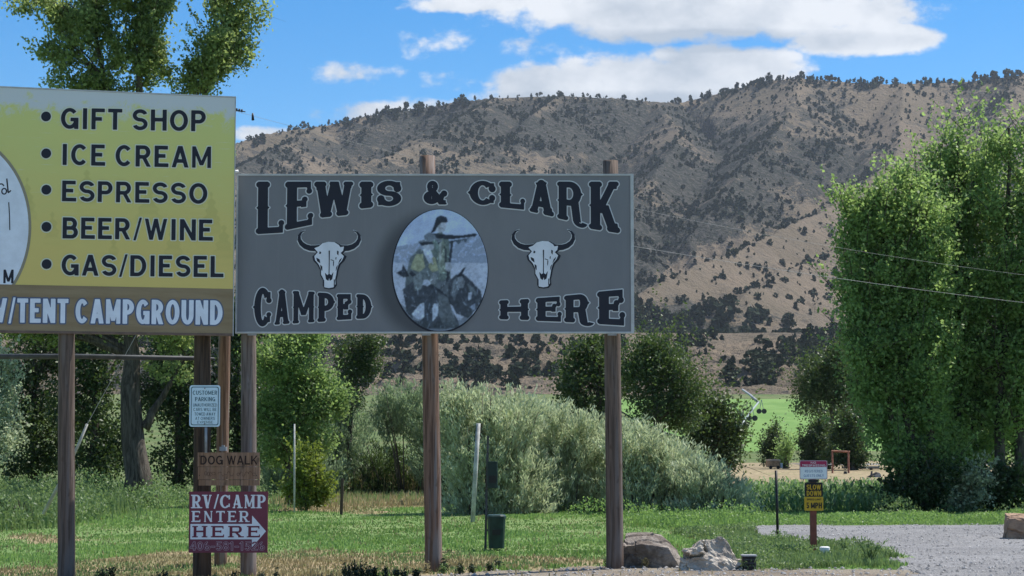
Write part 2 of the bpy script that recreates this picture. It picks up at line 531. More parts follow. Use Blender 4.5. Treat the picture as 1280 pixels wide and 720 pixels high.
def glyph(ch, W, H, t, s, style='sans'):
    """polygons of a letter in the box 0..W x 0..H; t = stem width, s = bar height"""
    out = []
    wst = style == 'west'
    ser = style == 'serif'

    def ends(x, y, up, k=1.0, w_=None):
        w_ = w_ or t
        if ser:
            L = w_ * 1.05 * k
            yy = y - s * .35 if up else y + s * .35
            out.append([(x - L, yy - s * .35), (x + L, yy - s * .35), (x + L, yy + s * .35), (x - L, yy + s * .35)])
        if wst:
            r = w_ * 0.30
            d_ = -1 if up else 1
            for q in (-1, 1):
                out.append(disc(x + q * w_ * 0.46, y + d_ * r * 1.0, r * .85, r * .9))
            out.append([(x - w_ * .55, y + d_ * r * 0.5), (x + w_ * .55, y + d_ * r * 0.5), (x + w_ * .42, y + d_ * r * 3.2), (x - w_ * .42, y + d_ * r * 3.2)])

    def V_(x, y0=0.0, y1=H, e0=True, e1=True, w_=None, k=1.0):
        w_ = w_ or t
        out.append([(x - w_ / 2, y0), (x + w_ / 2, y0), (x + w_ / 2, y1), (x - w_ / 2, y1)])
        if e0: ends(x, y0, False, k, w_)
        if e1: ends(x, y1, True, k, w_)
        if wst and y1 - y0 > H * .7:
            ym = (y0 + y1) / 2
            out.append([(x - w_ * .68, ym), (x, ym - w_ * .5), (x + w_ * .68, ym), (x, ym + w_ * .5)])

    def B_(y, x0, x1, tip=0):
        out.append([(x0, y - s / 2), (x1, y - s / 2), (x1, y + s / 2), (x0, y + s / 2)])
        if tip and (ser or wst):
            hh = s * (1.5 if ser else 1.25)
            x = x1 - (s * .2)
            wv = s * (.8 if ser else .7)
            ya, yb = (y, y + tip * hh) if abs(tip) == 1 else (y - hh * .55, y + hh * .55)
            out.append([(x - wv, ya), (x + s * .2, ya), (x + s * .2, yb), (x - wv * .3, yb)])
            if wst:
                out.append(disc(x - wv * .1, yb, s * .48))

    def D_(x0, y0, x1, y1, w_=None, e0=False, e1=False):
        w_ = w_ or t
        h = w_ / 2
        out.append([(x0 - h, y0), (x0 + h, y0), (x1 + h, y1), (x1 - h, y1)])
        if e0: ends(x0, y0, y0 > y1, 1.0, w_)
        if e1: ends(x1, y1, y1 > y0, 1.0, w_)

    def A_(*a, n=22):
        out.append(arc_poly(*a, n=n))

    thin = t * (.45 if ser else (.8 if wst else .95))
    l, r_ = t / 2 + (t * (.16 if wst else .35) if (wst or ser) else 0), W - t / 2 - (t * (.16 if wst else .35) if (wst or ser) else 0)
    if ch in 'IEFLHKRPBDTNM1':
        pass
    if ch == 'I': V_(W / 2)
    elif ch == 'L': V_(l); B_(s / 2, l, W, 1)
    elif ch == 'E': V_(l); B_(s / 2, l, W, 1); B_(H - s / 2, l, W * .95, -1); B_(H * .52, l, W * .78, 2)
    elif ch == 'F': V_(l); B_(H - s / 2, l, W, -1); B_(H * .5, l, W * .78, 2)
    elif ch == 'H': V_(l); V_(r_); B_(H * .52, l, r_)
    elif ch == 'T':
        V_(W / 2, e1=False); B_(H - s / 2, W / 2, W, -1); B_(H - s / 2, 0, W / 2)
        if ser: out.append([(0, H - s * 2.1), (s * .9, H - s), (s * .9, H), (0, H)])
    elif ch in 'PRB':
        V_(l)
        my = H * (.46 if ch != 'B' else .5)
        ry = (H - my) / 2 + s / 4
        xr = W * (.97 if ch == 'P' else .93)
        cx = max(l + t / 2, xr - ry)
        out.append([(l, H - s), (cx, H - s), (cx, H), (l, H)])
        out.append([(l, my - s / 2), (cx, my - s / 2), (cx, my + s / 2), (l, my + s / 2)])
        A_(cx, H - ry, xr - cx, ry, -90, 90, t, s)
        if wst: out.append([(xr - t * .3, H - ry - t * .45), (xr + t * .22, H - ry), (xr - t * .3, H - ry + t * .45)])
        if ch == 'R':
            if wst:
                lx = max(cx, W * .70)
                D_(lx - t * .1, my + s * .3, lx + t * .22, H * .02)
                A_(lx + t * .22 + t * .45, H * .03, t * .92, H * .13, 180, 345, t * .62, s * .62)
            else:
                D_(W * .48, my + s * .2, W - t * .62, 0, None, False, ser)
        if ch == 'B':
            ry2 = (my + s / 2) / 2
            cx2 = max(l + t / 2, W - ry2)
            out.append([(l, 0), (cx2, 0), (cx2, s), (l, s)])
            A_(cx2, ry2, W - cx2, ry2, -90, 90, t, s)
    elif ch == 'D':
        V_(l)
        ry = H / 2
        cx = max(l + t / 2, W - ry * .85)
        out.append([(l, H - s), (cx, H - s), (cx, H), (l, H)])
        out.append([(l, 0), (cx, 0), (cx, s), (l, s)])
        A_(cx, ry, W - cx, ry, -90, 90, t, s)
        if wst: out.append([(W - t * .3, ry - t * .5), (W + t * .2, ry), (W - t * .3, ry + t * .5)])
    elif ch in 'O0':
        A_(W / 2, H / 2, W / 2, H / 2, 0, 360, t, s, n=36)
    elif ch == 'C':
        A_(W / 2, H / 2, W / 2, H / 2, 42, 318, t, s, n=34)
        if ser or wst:
            V_(W - t * .45, H * .66, H * (.98 if ser else .9), False, False, t * .55)
            V_(W - t * .45, H * .1, H * .34, False, False, t * .45)
        if wst:
            out.append(disc(W - t * .4, H * .68, t * .42)); out.append(disc(W - t * .4, H * .30, t * .36))
            out.append([(t * .3, H / 2 - t * .5), (-t * .25, H / 2), (t * .3, H / 2 + t * .5)])
    elif ch == 'G':
        A_(W / 2, H / 2, W / 2, H / 2, 42, 348, t, s, n=34)
        B_(H * .45, W * .55, W); V_(W - t / 2, H * .06 if ser else 0, H * .45, False, False)
    elif ch in 'S':
        q = H / 4 + s / 4
        A_(W / 2, H - q, W / 2, q, 20, 270, t * .95, s)
        A_(W / 2, q, W / 2, q, -160, 90, t * .95, s)
        if ser or wst:
            V_(W - t * .4, H * .68, H * .95, False, False, t * .5); V_(t * .4, H * .05, H * .32, False, False, t * .5)
        if wst:
            out.append(disc(W - t * .45, H * .70, t * .45)); out.append(disc(t * .45, H * .28, t * .45))
    elif ch == 'U':
        V_(l, H * .4, H, False); V_(r_, H * .4, H, False)
        A_(W / 2, H * .4, W / 2 - l + t / 2, H * .4, 180, 360, t, s)
    elif ch == 'A':
        ya = H
        D_(l, 0, W / 2 - t * .05, ya, thin, True); D_(r_, 0, W / 2 + t * .05, ya, None, True)
        B_(H * .3, W * .2, W * .8)
        if wst: out.append(disc(W / 2, H - t * .25, t * .5)); out.append([(W/2 - t*.75, H*.97), (W/2 + t*.75, H*.97), (W/2 + t*.4, H*.8), (W/2 - t*.4, H*.8)])
    elif ch == 'V':
        D_(W / 2, 0, l, H, None, False, True); D_(W / 2, 0, r_, H, thin, False, True)
    elif ch == 'Y':
        D_(W / 2, H * .42, l, H, None, False, True); D_(W / 2, H * .42, r_, H, thin, False, True); V_(W / 2, 0, H * .46, True, False)
    elif ch == 'X':
        D_(l, 0, r_, H, thin, True, True); D_(r_, 0, l, H, None, True, True)
    elif ch == 'Z':
        D_(l, s * .4, r_, H - s * .4); B_(s / 2, 0, W); B_(H - s / 2, 0, W)
    elif ch == 'K':
        V_(l); D_(l + t * .3, H * .36, r_, H, thin, False, True); D_(W * .48, H * .52, r_, 0, None, False, True)
    elif ch == 'N':
        V_(l, w_=thin if ser else None); V_(r_, w_=thin if ser else None, e0=not ser); D_(l, H, r_, 0)
    elif ch == 'M':
        q = t * .85 if not wst else t * .8
        V_(l, w_=thin if ser else q); V_(r_, w_=q); D_(l, H, W / 2, H * .12 if not wst else H * .25, q); D_(r_, H, W / 2, H * .12 if not wst else H * .25, thin if ser else q)
    elif ch == 'W':
        q = t * .9 if wst or ser else t * .85
        D_(W * .29, 0, l * .9, H, q, wst, True); D_(W * .29, 0, W / 2, H, thin * .9, False, wst or ser); D_(W * .71, 0, W / 2, H, q, wst, False); D_(W * .71, 0, W - l * .9, H, thin * .9, False, True)
    elif ch == '/': D_(W * .1, -H * .04, W * .9, H * 1.04, t * .75)
    elif ch == '-': B_(H * .42, 0, W)
    elif ch == '1': V_(W * .55, e1=False); D_(W * .05, H * .78, W * .5, H, t * .6)
    elif ch == '2':
        q = H * .3
        A_(W / 2, H - q, W / 2, q, -30, 165, t, s); D_(t * .5, s * .5, W - t * .62, H * .6, t * .8); B_(s / 2, 0, W)
    elif ch == '4':
        V_(W * .68, e1=False); D_(W * .1, H * .3, W * .66, H, t * .6); B_(H * .3, 0, W)
    elif ch == '5':
        q = H * .32
        A_(W * .48, q, W * .5, q, -155, 125, t, s); V_(t * .6, H * .5, H, False, False, t * .55); B_(H - s / 2, t * .4, W * .92)
    elif ch == '6':
        q = H * .3
        A_(W / 2, q, W / 2, q, 0, 360, t, s, n=30); A_(W * .62, H * .42, W * .62, H * .58, 95, 185, t, s)
    elif ch == '8':
        A_(W / 2, H * .28, W / 2, H * .28, 0, 360, t, s, n=30); A_(W / 2, H * .75, W * .44, H * .25, 0, 360, t * .95, s, n=30)
    elif ch == '&':
        A_(W * .40, H * .76, W * .24, H * .24, 0, 360, t * .8, s * .9, n=26)
        A_(W * .36, H * .28, W * .36, H * .28, 90, 400, t, s, n=30)
        D_(W * .34, H * .62, W * .88, 0, t); A_(W * .62, H * .5, W * .33, H * .5, -80, -8, t * .6, s * .8)
        B_(s * .4, W * .7, W); out.append(disc(W * .93, H * .45, t * .4))
    return out


def sd_poly(X, Y, poly):
    d = np.full(X.shape, 1e9)
    inside = np.zeros(X.shape, bool)
    n = len(poly)
    for i in range(n):
        ax, ay = poly[i]
        bx, by = poly[(i + 1) % n]
        ex, ey = bx - ax, by - ay
        L2 = ex * ex + ey * ey
        if L2 < 1e-14:
            continue
        h = np.clip(((X - ax) * ex + (Y - ay) * ey) / L2, 0, 1)
        d = np.minimum(d, (X - ax - ex * h) ** 2 + (Y - ay - ey * h) ** 2)
        c = ((ay > Y) != (by > Y))
        if ey != 0:
            inside ^= c & (X < ex * (Y - ay) / ey + ax)
    d = np.sqrt(d)
    return np.where(inside, -d, d)


def field_mesh(fld, x0, y0, h, iso, V, Fc):
    """marching squares of fld < iso; inner cells are merged along rows; appends to V, Fc"""
    f = fld - iso
    ny, nx = f.shape
    cache = {}

    def vert(key, x, y):
        if key not in cache:
            cache[key] = len(V)
            V.append((x0 + x * h, y0 + y * h))
        return cache[key]

    ins = f < 0
    for j in range(ny - 1):
        i = 0
        while i < nx - 1:
            c = (ins[j, i], ins[j, i + 1], ins[j + 1, i + 1], ins[j + 1, i])
            if all(c):
                k = i
                while k + 1 < nx - 1 and ins[j, k + 2] and ins[j + 1, k + 2]:
                    k += 1
                Fc.append((vert((i, j), i, j), vert((k + 1, j), k + 1, j), vert((k + 1, j + 1), k + 1, j + 1), vert((i, j + 1), i, j + 1)))
                i = k + 1
                continue
            if any(c):
                cor = [(i, j), (i + 1, j), (i + 1, j + 1), (i, j + 1)]
                poly = []
                for q in range(4):
                    a, b_ = cor[q], cor[(q + 1) % 4]
                    fa, fb = f[a[1], a[0]], f[b_[1], b_[0]]
                    if fa < 0:
                        poly.append(vert(a, *a))
                    if (fa < 0) != (fb < 0):
                        t = fa / (fa - fb)
                        poly.append(vert((min(a, b_), max(a, b_)), a[0] + (b_[0] - a[0]) * t, a[1] + (b_[1] - a[1]) * t))
                if len(poly) >= 3:
                    Fc.append(tuple(poly))
            i += 1


def polys_mesh(groups, h, iso, V, Fc, warp=None):
    for polys in groups:
        if warp:
            polys = [[warp(x, y) for x, y in p] for p in polys]
        xs = [x for p in polys for x, _ in p]
        ys = [y for p in polys for _, y in p]
        m_ = iso + 2.2 * h
        x0, y0 = min(xs) - m_, min(ys) - m_
        nx, ny = int((max(xs) + m_ - x0) / h) + 2, int((max(ys) + m_ - y0) / h) + 2
        X, Y = np.meshgrid(x0 + np.arange(nx) * h, y0 + np.arange(ny) * h)
        d = np.full(X.shape, 1e9)
        for p in polys:
            d = np.minimum(d, sd_poly(X, Y, p))
        field_mesh(d, x0, y0, h, iso, V, Fc)


def layer(name, groups, h, iso, y, m, parent, label=None, warp=None):
    """a flat layer of print; its plane faces -Y at local depth y"""
    V, Fc = [], []
    polys_mesh(groups, h, iso, V, Fc, warp)
    me = bpy.data.meshes.new(name)
    me.from_pydata([(a, y, b_) for a, b_ in V], [], Fc)
    me.materials.append(m)
    o = bpy.data.objects.new(name, me)
    col.objects.link(o)
    o.parent = parent
    if label: o['label'] = label
    return o


def text_polys(txt, x, y, H, t, s, width=None, gap=0.16, style='sans', wk=1.0, centre=False):
    """letters of a line as groups of polygons; if width is given the line is squeezed to fit"""
    adv, tot = [], 0
    for ch in txt:
        w_ = WID.get(ch, 0.62) * H * wk
        adv.append(w_)
        tot += w_ + (gap * H if ch != ' ' else 0)
    tot -= gap * H
    k = (width / tot) if width else 1.0
    if centre: x -= tot * k / 2
    gs = []
    for ch, w_ in zip(txt, adv):
        if ch != ' ':
            g = glyph(ch, w_ * k, H, min(t, w_ * k * .4) if ch != 'I' else t, s, style)
            gs.append([[(a + x, b_ + y) for a, b_ in p] for p in g])
            x += w_ * k + gap * H * k
        else:
            x += w_ * k
    return gs


def box_panel(name, x0, x1, z0, z1, y0, y1, m, parent, bev=0.0):
    mb = MB()
    mb.add([(x0, y0, z0), (x1, y0, z0), (x1, y0, z1), (x0, y0, z1), (x0, y1, z0), (x1, y1, z0), (x1, y1, z1), (x0, y1, z1)],
           [(0, 1, 2, 3), (5, 4, 7, 6), (4, 0, 3, 7), (1, 5, 6, 2), (3, 2, 6, 7), (4, 5, 1, 0)])
    return mb.build(name, m, parent)


def rr_panel(name, x0, x1, z0, z1, y0, y1, r, m, parent):
    """thin sheet with rounded corners"""
    ring = []
    for cx, cz, a0 in ((x1 - r, z1 - r, 0), (x0 + r, z1 - r, 90), (x0 + r, z0 + r, 180), (x1 - r, z0 + r, 270)):
        for k in range(5):
            a = R(a0 + k * 22.5)
            ring.append((cx + r * math.cos(a), cz + r * math.sin(a)))
    n = len(ring)
    mb = MB()
    mb.add([(a, y0, b_) for a, b_ in ring] + [(a, y1, b_) for a, b_ in ring],
           [tuple(range(n - 1, -1, -1)), tuple(range(n, 2 * n))] + [(i, (i + 1) % n, n + (i + 1) % n, n + i) for i in range(n)])
    return mb.build(name, m, parent)

# ================================================================ THE GROUND
XG, YG = [], []


def far_z(y):
    """ground beyond the mown field: nearly level, then the irrigated field climbs towards the bench"""
    return np.interp(y, [0, 230, 330, 440, 620, 700], [0, 0, 0.9, 4.4, 12.4, 17.5])


def in_poly(x, y, poly):
    ins = np.zeros(np.shape(x), bool)
    n = len(poly)
    for i in range(n):
        ax, ay = poly[i]
        bx, by = poly[(i + 1) % n]
        if ay != by:
            c = ((ay > y) != (by > y))
            ins ^= c & (x < (bx - ax) * (y - ay) / (by - ay) + ax)
    return ins


def gpoly(pts):
    return [tuple(G(*p)[:2]) for p in pts]


GRAVEL = gpoly([(905, 661), (960, 657.5), (1100, 656.5), (1700, 656), (1900, 800), (1150, 800), (1150, 718), (1118, 712), (1105, 693), (1010, 684), (945, 671)])
DIRT = gpoly([(-900, 716), (300, 716), (560, 714), (700, 711), (770, 708), (900, 709), (1000, 712), (1118, 714), (1400, 712), (2200, 900), (-1500, 900)])
DRY = [gpoly(p) for p in ([(60, 690), (240, 683), (420, 682), (700, 690), (760, 697), (760, 712), (300, 718), (-60, 719), (-60, 704)], [(330, 624), (440, 618), (600, 620), (610, 628), (450, 643), (350, 640)],
                          [(0, 664), (60, 661), (130, 664), (60, 670), (0, 672)], [(860, 667), (905, 665), (930, 673), (885, 684), (840, 681)])]


def region(x, y):
    """0 lawn, 1 dirt, 2 gravel, 3 mown field, 4 meadow, 5 dry turf"""
    wx = (fbm(x * 0.9, y * 0.9, 4) - 0.5) * 1.2
    wy = (fbm(x * 0.7 + 50, y * 0.7 + 9, 4) - 0.5) * 2.6
    r = np.zeros(np.shape(x), int)
    for p in DRY:
        r[in_poly(x + wx * 2, y + wy * 1.6, p)] = 5
    r[y > 58] = 4
    r[(y > 72) & (y < 150) & (x > 5)] = 3
    r[in_poly(x + wx, y + wy * .55, DIRT)] = 1
    r[in_poly(x + wx, y + wy * .8, GRAVEL)] = 2
    return r


def ground_sheet(xs, ys):
    X, Y = np.meshgrid(xs, ys)
    Z = zg(X, Y) + far_z(Y) + (fbm(X * .8, Y * .8, 4) - .5) * 0.05 * np.clip((Y - 23) / 4, 0, 1)
    Z = Z + (fbm(X * .05 + 3, Y * .05, 3) - .5) * 0.5 * np.clip((Y - 60) / 80, 0, 1)
    ny, nx = X.shape
    cx, cy = (X[:-1, :-1] + X[1:, 1:]) / 2, (Y[:-1, :-1] + Y[1:, 1:]) / 2
    reg = region(cx.ravel(), cy.ravel())
    i = np.arange(ny * nx).reshape(ny, nx)
    Fq = np.stack([i[:-1, :-1].ravel(), i[:-1, 1:].ravel(), i[1:, 1:].ravel(), i[1:, :-1].ravel()], 1)
    V = np.stack([X.ravel(), Y.ravel(), Z.ravel()], 1)
    return V, Fq, reg


parts = {}
axs = np.unique(np.concatenate([np.linspace(-60, -14, 40), np.arange(-14, 14, 0.16), np.linspace(14, 60, 40)]))
ays = np.unique(np.concatenate([np.linspace(-40, 20, 50), np.arange(20, 60, 0.14)]))
for xs_, ys_ in ((axs, ays), (np.linspace(-130, 130, 261), np.concatenate([[ays[-1]], np.arange(61, 160, .8)])), (np.linspace(-420, 420, 211), np.linspace(159.2, 700, 136))):
    V, Fq, reg = ground_sheet(xs_, ys_)
    for k in range(6):
        sel = Fq[reg == k]
        if len(sel):
            u, inv = np.unique(sel.ravel(), return_inverse=True)
            parts.setdefault(k, []).append((V[u], inv.reshape(-1, 4)))
NAMES = {0: ('lawn', 'lawn'), 1: ('dirt_shoulder', 'dirt'), 2: ('gravel_drive', 'gravel'), 3: ('mown_field', 'mown'), 4: ('meadow', 'meadow'), 5: ('dry_turf', 'dry')}
for k, lst in parts.items():
    off, Vs, Fs = 0, [], []
    for V, Fq in lst:
        Vs.append(V); Fs.append(Fq + off); off += len(V)
    o = np_mesh(NAMES[k][0], np.concatenate(Vs), np.concatenate(Fs), M[NAMES[k][1]], smooth=True)
    tag(o, kind='structure')


def gz(x, y):
    return float(zg(x, y) + far_z(y) + (fbm(np.array([x * .8]), np.array([y * .8]), 4)[0] - .5) * 0.05 * min(1, max(0, (y - 23) / 4)))


# a pale farm lane across the mown field and the bright irrigated field behind it
fm, nt, b = mat('irrigated_crop', 0.9, 0.1)
pp = nt.n('ShaderNodeNewGeometry').outputs['Position']
f = nt.noise(nt.mapping(pp, scale=(1, .3, 1)), 0.12, 5, 0.6)
nt.link(nt.mix(nt.ramp(f, 0.35, 0.65), (0.12, 0.22, 0.055), (0.16, 0.265, 0.075)), b.inputs['Base Color'])
X, Y = np.meshgrid(np.linspace(30, 130, 60), np.linspace(255, 655, 90))
Z = far_z(Y) + (fbm(X * .05 + 3, Y * .05, 3) - .5) * 0.5 + 0.35 * np.clip((Y - 255) / 20, -.6, 1)
i = np.arange(X.size).reshape(X.shape)
Fq = np.stack([i[:-1, :-1].ravel(), i[:-1, 1:].ravel(), i[1:, 1:].ravel(), i[1:, :-1].ravel()], 1)
tag(np_mesh('irrigated_field', np.stack([X.ravel(), Y.ravel(), Z.ravel()], 1), Fq, fm, smooth=True), kind='structure')
lane = MB()
lp = [P(x, y, Y) for x, y, Y in ((700, 586, 112), (1040, 586, 112), (1300, 587, 110))]
lane.add([(15, 104, 0.32), (40, 104, 0.32), (40, 109, 0.33), (15, 109, 0.33)], [(0, 1, 2, 3)])
tag(lane.build('farm_lane', M['gravel']), kind='structure')

# ================================================================ THE HILLS
def ridge(pts):
    return [tuple(P(*p)) for p in pts]


R0 = ridge([(-400, 330, 2500), (-150, 280, 2600), (0, 245, 2700), (150, 212, 2800), (290, 180, 2900), (330, 167, 2950), (400, 157, 3000), (450, 146, 3000), (520, 135, 3050), (560, 129, 3050), (620, 121, 3000), (700, 118, 3000),
            (760, 121, 3000), (820, 127, 3050), (850, 128, 3100), (900, 116, 3100), (950, 102, 3050), (1000, 96, 3000), (1060, 101, 3000), (1120, 104, 3000), (1200, 102, 3050), (1280, 92, 3050), (1400, 80, 3100), (1600, 110, 3100), (2000, 150, 3000)])
SPURS = [
    (ridge([(820, 127, 3050), (850, 170, 2750), (815, 225, 2450), (745, 290, 2100), (690, 350, 1750), (640, 390, 1500)]), .62),
    (ridge([(1130, 104, 3000), (1120, 205, 2500), (1055, 250, 2250), (965, 292, 1950), (885, 328, 1750), (805, 366, 1560), (760, 392, 1460)]), .60),
    (ridge([(1180, 240, 2250), (1110, 290, 2000), (1050, 308, 1900), (990, 335, 1750), (945, 362, 1600), (905, 388, 1480)]), .55),
    (ridge([(620, 121, 3000), (540, 175, 2600), (440, 212, 2350), (330, 290, 1950), (200, 380, 1500)]), .55),
    (ridge([(1280, 92, 3050), (1240, 160, 2600), (1180, 230, 2250), (1160, 330, 1750)]), .6),
    (ridge([(1000, 96, 3000), (985, 150, 2700), (930, 210, 2450), (900, 250, 2250)]), .60),
    (ridge([(700, 118, 3000), (640, 170, 2700), (560, 205, 2450), (540, 280, 2000)]), .6),
    (ridge([(400, 157, 3000), (330, 195, 2650), (250, 240, 2300)]), .55),
]


def poly_dist(x, y, line):
    bd = np.full(x.shape, 1e9)
    bz = np.zeros(x.shape)
    for (ax, ay, az), (bx, by, bz_) in zip(line[:-1], line[1:]):
        ex, ey = bx - ax, by - ay
        h = np.clip(((x - ax) * ex + (y - ay) * ey) / (ex * ex + ey * ey), 0, 1)
        d = np.hypot(x - ax - ex * h, y - ay - ey * h)
        k = d < bd
        bd = np.where(k, d, bd)
        bz = np.where(k, az + (bz_ - az) * h, bz)
    return bd, bz


def hill_z(x, y):
    d0, z0 = poly_dist(x, y, R0)
    front = z0 - d0 * 0.56 - 45 * (1 - np.exp(-d0 / 200.)) + np.clip(d0 - 700, 0, 2000) * .22
    z = front
    zmax = z0
    dn = d0
    for line, sl in SPURS:
        d, zz = poly_dist(x, y, line)
        z = np.maximum(z, zz - d * sl)
        dn = np.minimum(dn, d)
    wx = x + 60 * (fbm(x / 300, y / 300, 3) - .5)
    rg = ridged(wx / 190, y / 420 + 4, 5) - 0.45
    fine = ridged(x / 55 + 7, y / 85, 4) - .45
    amp = np.clip(d0 / 350, 0.06, 1)
    tiny = ridged(x / 21 + 3, y / 30, 3) - .45
    z = z + tiny * 6 * np.clip(d0 / 150, .1, 1) + (rg * 75 * np.clip(dn / 140, .12, 1) + fine * 20 * np.clip(dn / 70, .25, 1)) * amp
    # the level bench in front of the mountain and its eroded, juniper-dotted scarp
    bx = (fbm(x / 60, y * 0 + 2.0, 3) - .5)
    bench_top = 62 + (fbm(x / 160, y / 160, 3) - .5) * 3 + np.clip(y - 1130, 0, 400) * .012
    base = far_z(np.minimum(y, 700.))
    e0, e1 = 715 + 120 * (fbm(x / 45, y * 0 + 7.7, 3) - .5), 1120 + 45 * bx
    t = np.clip((y - e0) / (e1 - e0), 0, 1)
    gul = ridged(x / 42 + .02 * y, y / 120, 4)
    sc_ = base + (bench_top - base) * (0.75 * t ** 1.15 + 0.25 * t ** 4) + (gul - .5) * 19 * np.sin(np.pi * np.clip(t, 0, 1)) ** .8
    bench = np.where(t >= 1, bench_top, sc_)
    return np.maximum(z, bench), t


uu = np.linspace(-0.46, 0.5, 900)
yy = np.concatenate([np.linspace(655, 1150, 130), np.linspace(1156, 1400, 20), np.linspace(1410, 3120, 235), np.linspace(3130, 4600, 30)])
U, YY = np.meshgrid(uu, yy)
HX = U * YY
HZ, HT = hill_z(HX, YY)
HZ = np.where(YY < 690, HZ - (690 - YY) * 0.25, HZ)


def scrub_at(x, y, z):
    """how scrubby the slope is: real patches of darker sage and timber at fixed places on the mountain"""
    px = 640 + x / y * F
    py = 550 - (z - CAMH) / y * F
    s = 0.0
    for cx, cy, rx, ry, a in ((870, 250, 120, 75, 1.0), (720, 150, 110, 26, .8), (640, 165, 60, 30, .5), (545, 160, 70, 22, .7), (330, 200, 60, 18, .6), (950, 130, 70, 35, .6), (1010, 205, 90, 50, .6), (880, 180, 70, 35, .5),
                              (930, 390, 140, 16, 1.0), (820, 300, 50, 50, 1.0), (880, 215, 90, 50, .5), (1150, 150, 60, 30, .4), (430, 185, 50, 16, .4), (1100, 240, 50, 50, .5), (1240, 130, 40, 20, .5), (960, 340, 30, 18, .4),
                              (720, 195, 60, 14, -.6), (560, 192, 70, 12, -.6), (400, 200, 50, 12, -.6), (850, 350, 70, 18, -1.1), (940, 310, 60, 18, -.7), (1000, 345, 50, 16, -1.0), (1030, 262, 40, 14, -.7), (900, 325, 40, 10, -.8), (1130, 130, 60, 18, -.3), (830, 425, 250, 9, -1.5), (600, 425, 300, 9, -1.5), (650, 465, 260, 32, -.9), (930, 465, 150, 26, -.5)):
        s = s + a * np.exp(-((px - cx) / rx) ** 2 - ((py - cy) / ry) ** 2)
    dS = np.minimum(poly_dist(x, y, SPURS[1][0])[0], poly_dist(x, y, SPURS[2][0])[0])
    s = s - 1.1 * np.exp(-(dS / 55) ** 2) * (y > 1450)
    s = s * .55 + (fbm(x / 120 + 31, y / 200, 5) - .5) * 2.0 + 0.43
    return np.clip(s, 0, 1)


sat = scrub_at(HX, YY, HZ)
i = np.arange(HX.size).reshape(HX.shape)
Fq = np.stack([i[:-1, :-1].ravel(), i[:-1, 1:].ravel(), i[1:, 1:].ravel(), i[1:, :-1].ravel()], 1)
hm, nt, b = mat('hillside', 1.0, 0.05)
p = nt.n('ShaderNodeNewGeometry').outputs['Position']
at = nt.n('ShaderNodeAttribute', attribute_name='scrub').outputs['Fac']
n_a = nt.noise(p, 0.006, 6, 0.6)
n_b = nt.noise(p, 0.035, 6, 0.65)
n_c = nt.noise(p, 0.16, 5, 0.7)
tan = nt.mix(nt.ramp(n_a, 0.35, 0.65), (0.185, 0.152, 0.108), (0.245, 0.196, 0.143))
tan = nt.mix(nt.ramp(n_b, 0.50, 0.68), tan, (0.19, 0.16, 0.12))
tan = nt.mix(nt.math('MULTIPLY', nt.ramp(n_c, 0.55, 0.68), .5), tan, (0.13, 0.12, 0.09))
n_d = nt.noise(p, 0.5, 4, 0.7)
tan = nt.mix(nt.math('MULTIPLY', nt.ramp(n_d, 0.56, 0.66), .45), tan, (0.10, 0.10, 0.075))
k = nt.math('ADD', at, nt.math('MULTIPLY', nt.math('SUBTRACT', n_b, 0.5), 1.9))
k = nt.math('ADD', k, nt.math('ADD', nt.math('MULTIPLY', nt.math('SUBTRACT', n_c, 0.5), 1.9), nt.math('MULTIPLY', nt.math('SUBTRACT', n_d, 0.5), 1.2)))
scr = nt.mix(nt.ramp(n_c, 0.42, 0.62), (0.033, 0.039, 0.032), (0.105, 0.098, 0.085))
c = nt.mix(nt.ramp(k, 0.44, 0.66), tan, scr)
nt.link(c, b.inputs['Base Color'])
bump(nt, b, n_c, 1.0, 9.0)
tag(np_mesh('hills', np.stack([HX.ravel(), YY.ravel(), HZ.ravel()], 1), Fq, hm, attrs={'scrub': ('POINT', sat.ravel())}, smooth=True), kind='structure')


def terrain(x, y):
    z, t = hill_z(np.asarray(x, float), np.asarray(y, float))
    return z, t


# ================================================================ VEGETATION BUILDERS
def rand_dirs(n):
    v = rng.normal(size=(n, 3))
    return v / np.linalg.norm(v, axis=1, keepdims=True)


def leaves(C, L, W_, tint, axis=None, jit=1.0, flat=0.0):
    """rhombic leaves at centres C; returns V,F,tint"""
    n = len(C)
    a = rand_dirs(n) if axis is None else axis + rand_dirs(n) * jit
    a /= np.linalg.norm(a, axis=1, keepdims=True)
    r = rand_dirs(n)
    r[:, 2] *= (1 - flat)
    b_ = np.cross(a, r)
    b_ /= np.linalg.norm(b_, axis=1, keepdims=True) + 1e-9
    s = rng.uniform(.65, 1.25, (n, 1))
    L_, W2 = a * L * s / 2, b_ * W_ * s / 2
    V = np.stack([C - L_, C + W2 + L_ * .1, C + L_, C - W2 + L_ * .1], 1).reshape(-1, 3)
    return V, np.arange(4 * n).reshape(n, 4), tint


def clump_points(ells, total, clump_r, per, shell=0.45, squash=0.8):
    """clump centres through a list of ellipsoids (centre, radii, weight), then points around them"""
    vol = np.array([e[1][0] * e[1][1] * e[1][2] * (e[2] if len(e) > 2 else 1) for e in ells]) ** .8
    k = np.maximum(1, (vol / vol.sum() * total / per)).astype(int)
    cs, own = [], []
    for e, kk in zip(ells, k):
        d = rand_dirs(kk)
        r = (shell + (1 - shell) * rng.random((kk, 1))) ** .6
        r = np.where(rng.random((kk, 1)) < .25, rng.random((kk, 1)), r)
        cs.append(np.array(e[0]) + d * r * np.array(e[1]))
    cs = np.concatenate(cs)
    cr = clump_r * rng.uniform(.5, 1.5, len(cs))
    pts = np.repeat(cs, per, 0) + rng.normal(size=(len(cs) * per, 3)) * np.repeat(cr, per)[:, None] * np.array([.55, .55, .55 * squash])
    ct = np.repeat(rng.normal(0, .27, len(cs)), per)
    return cs, pts, ct


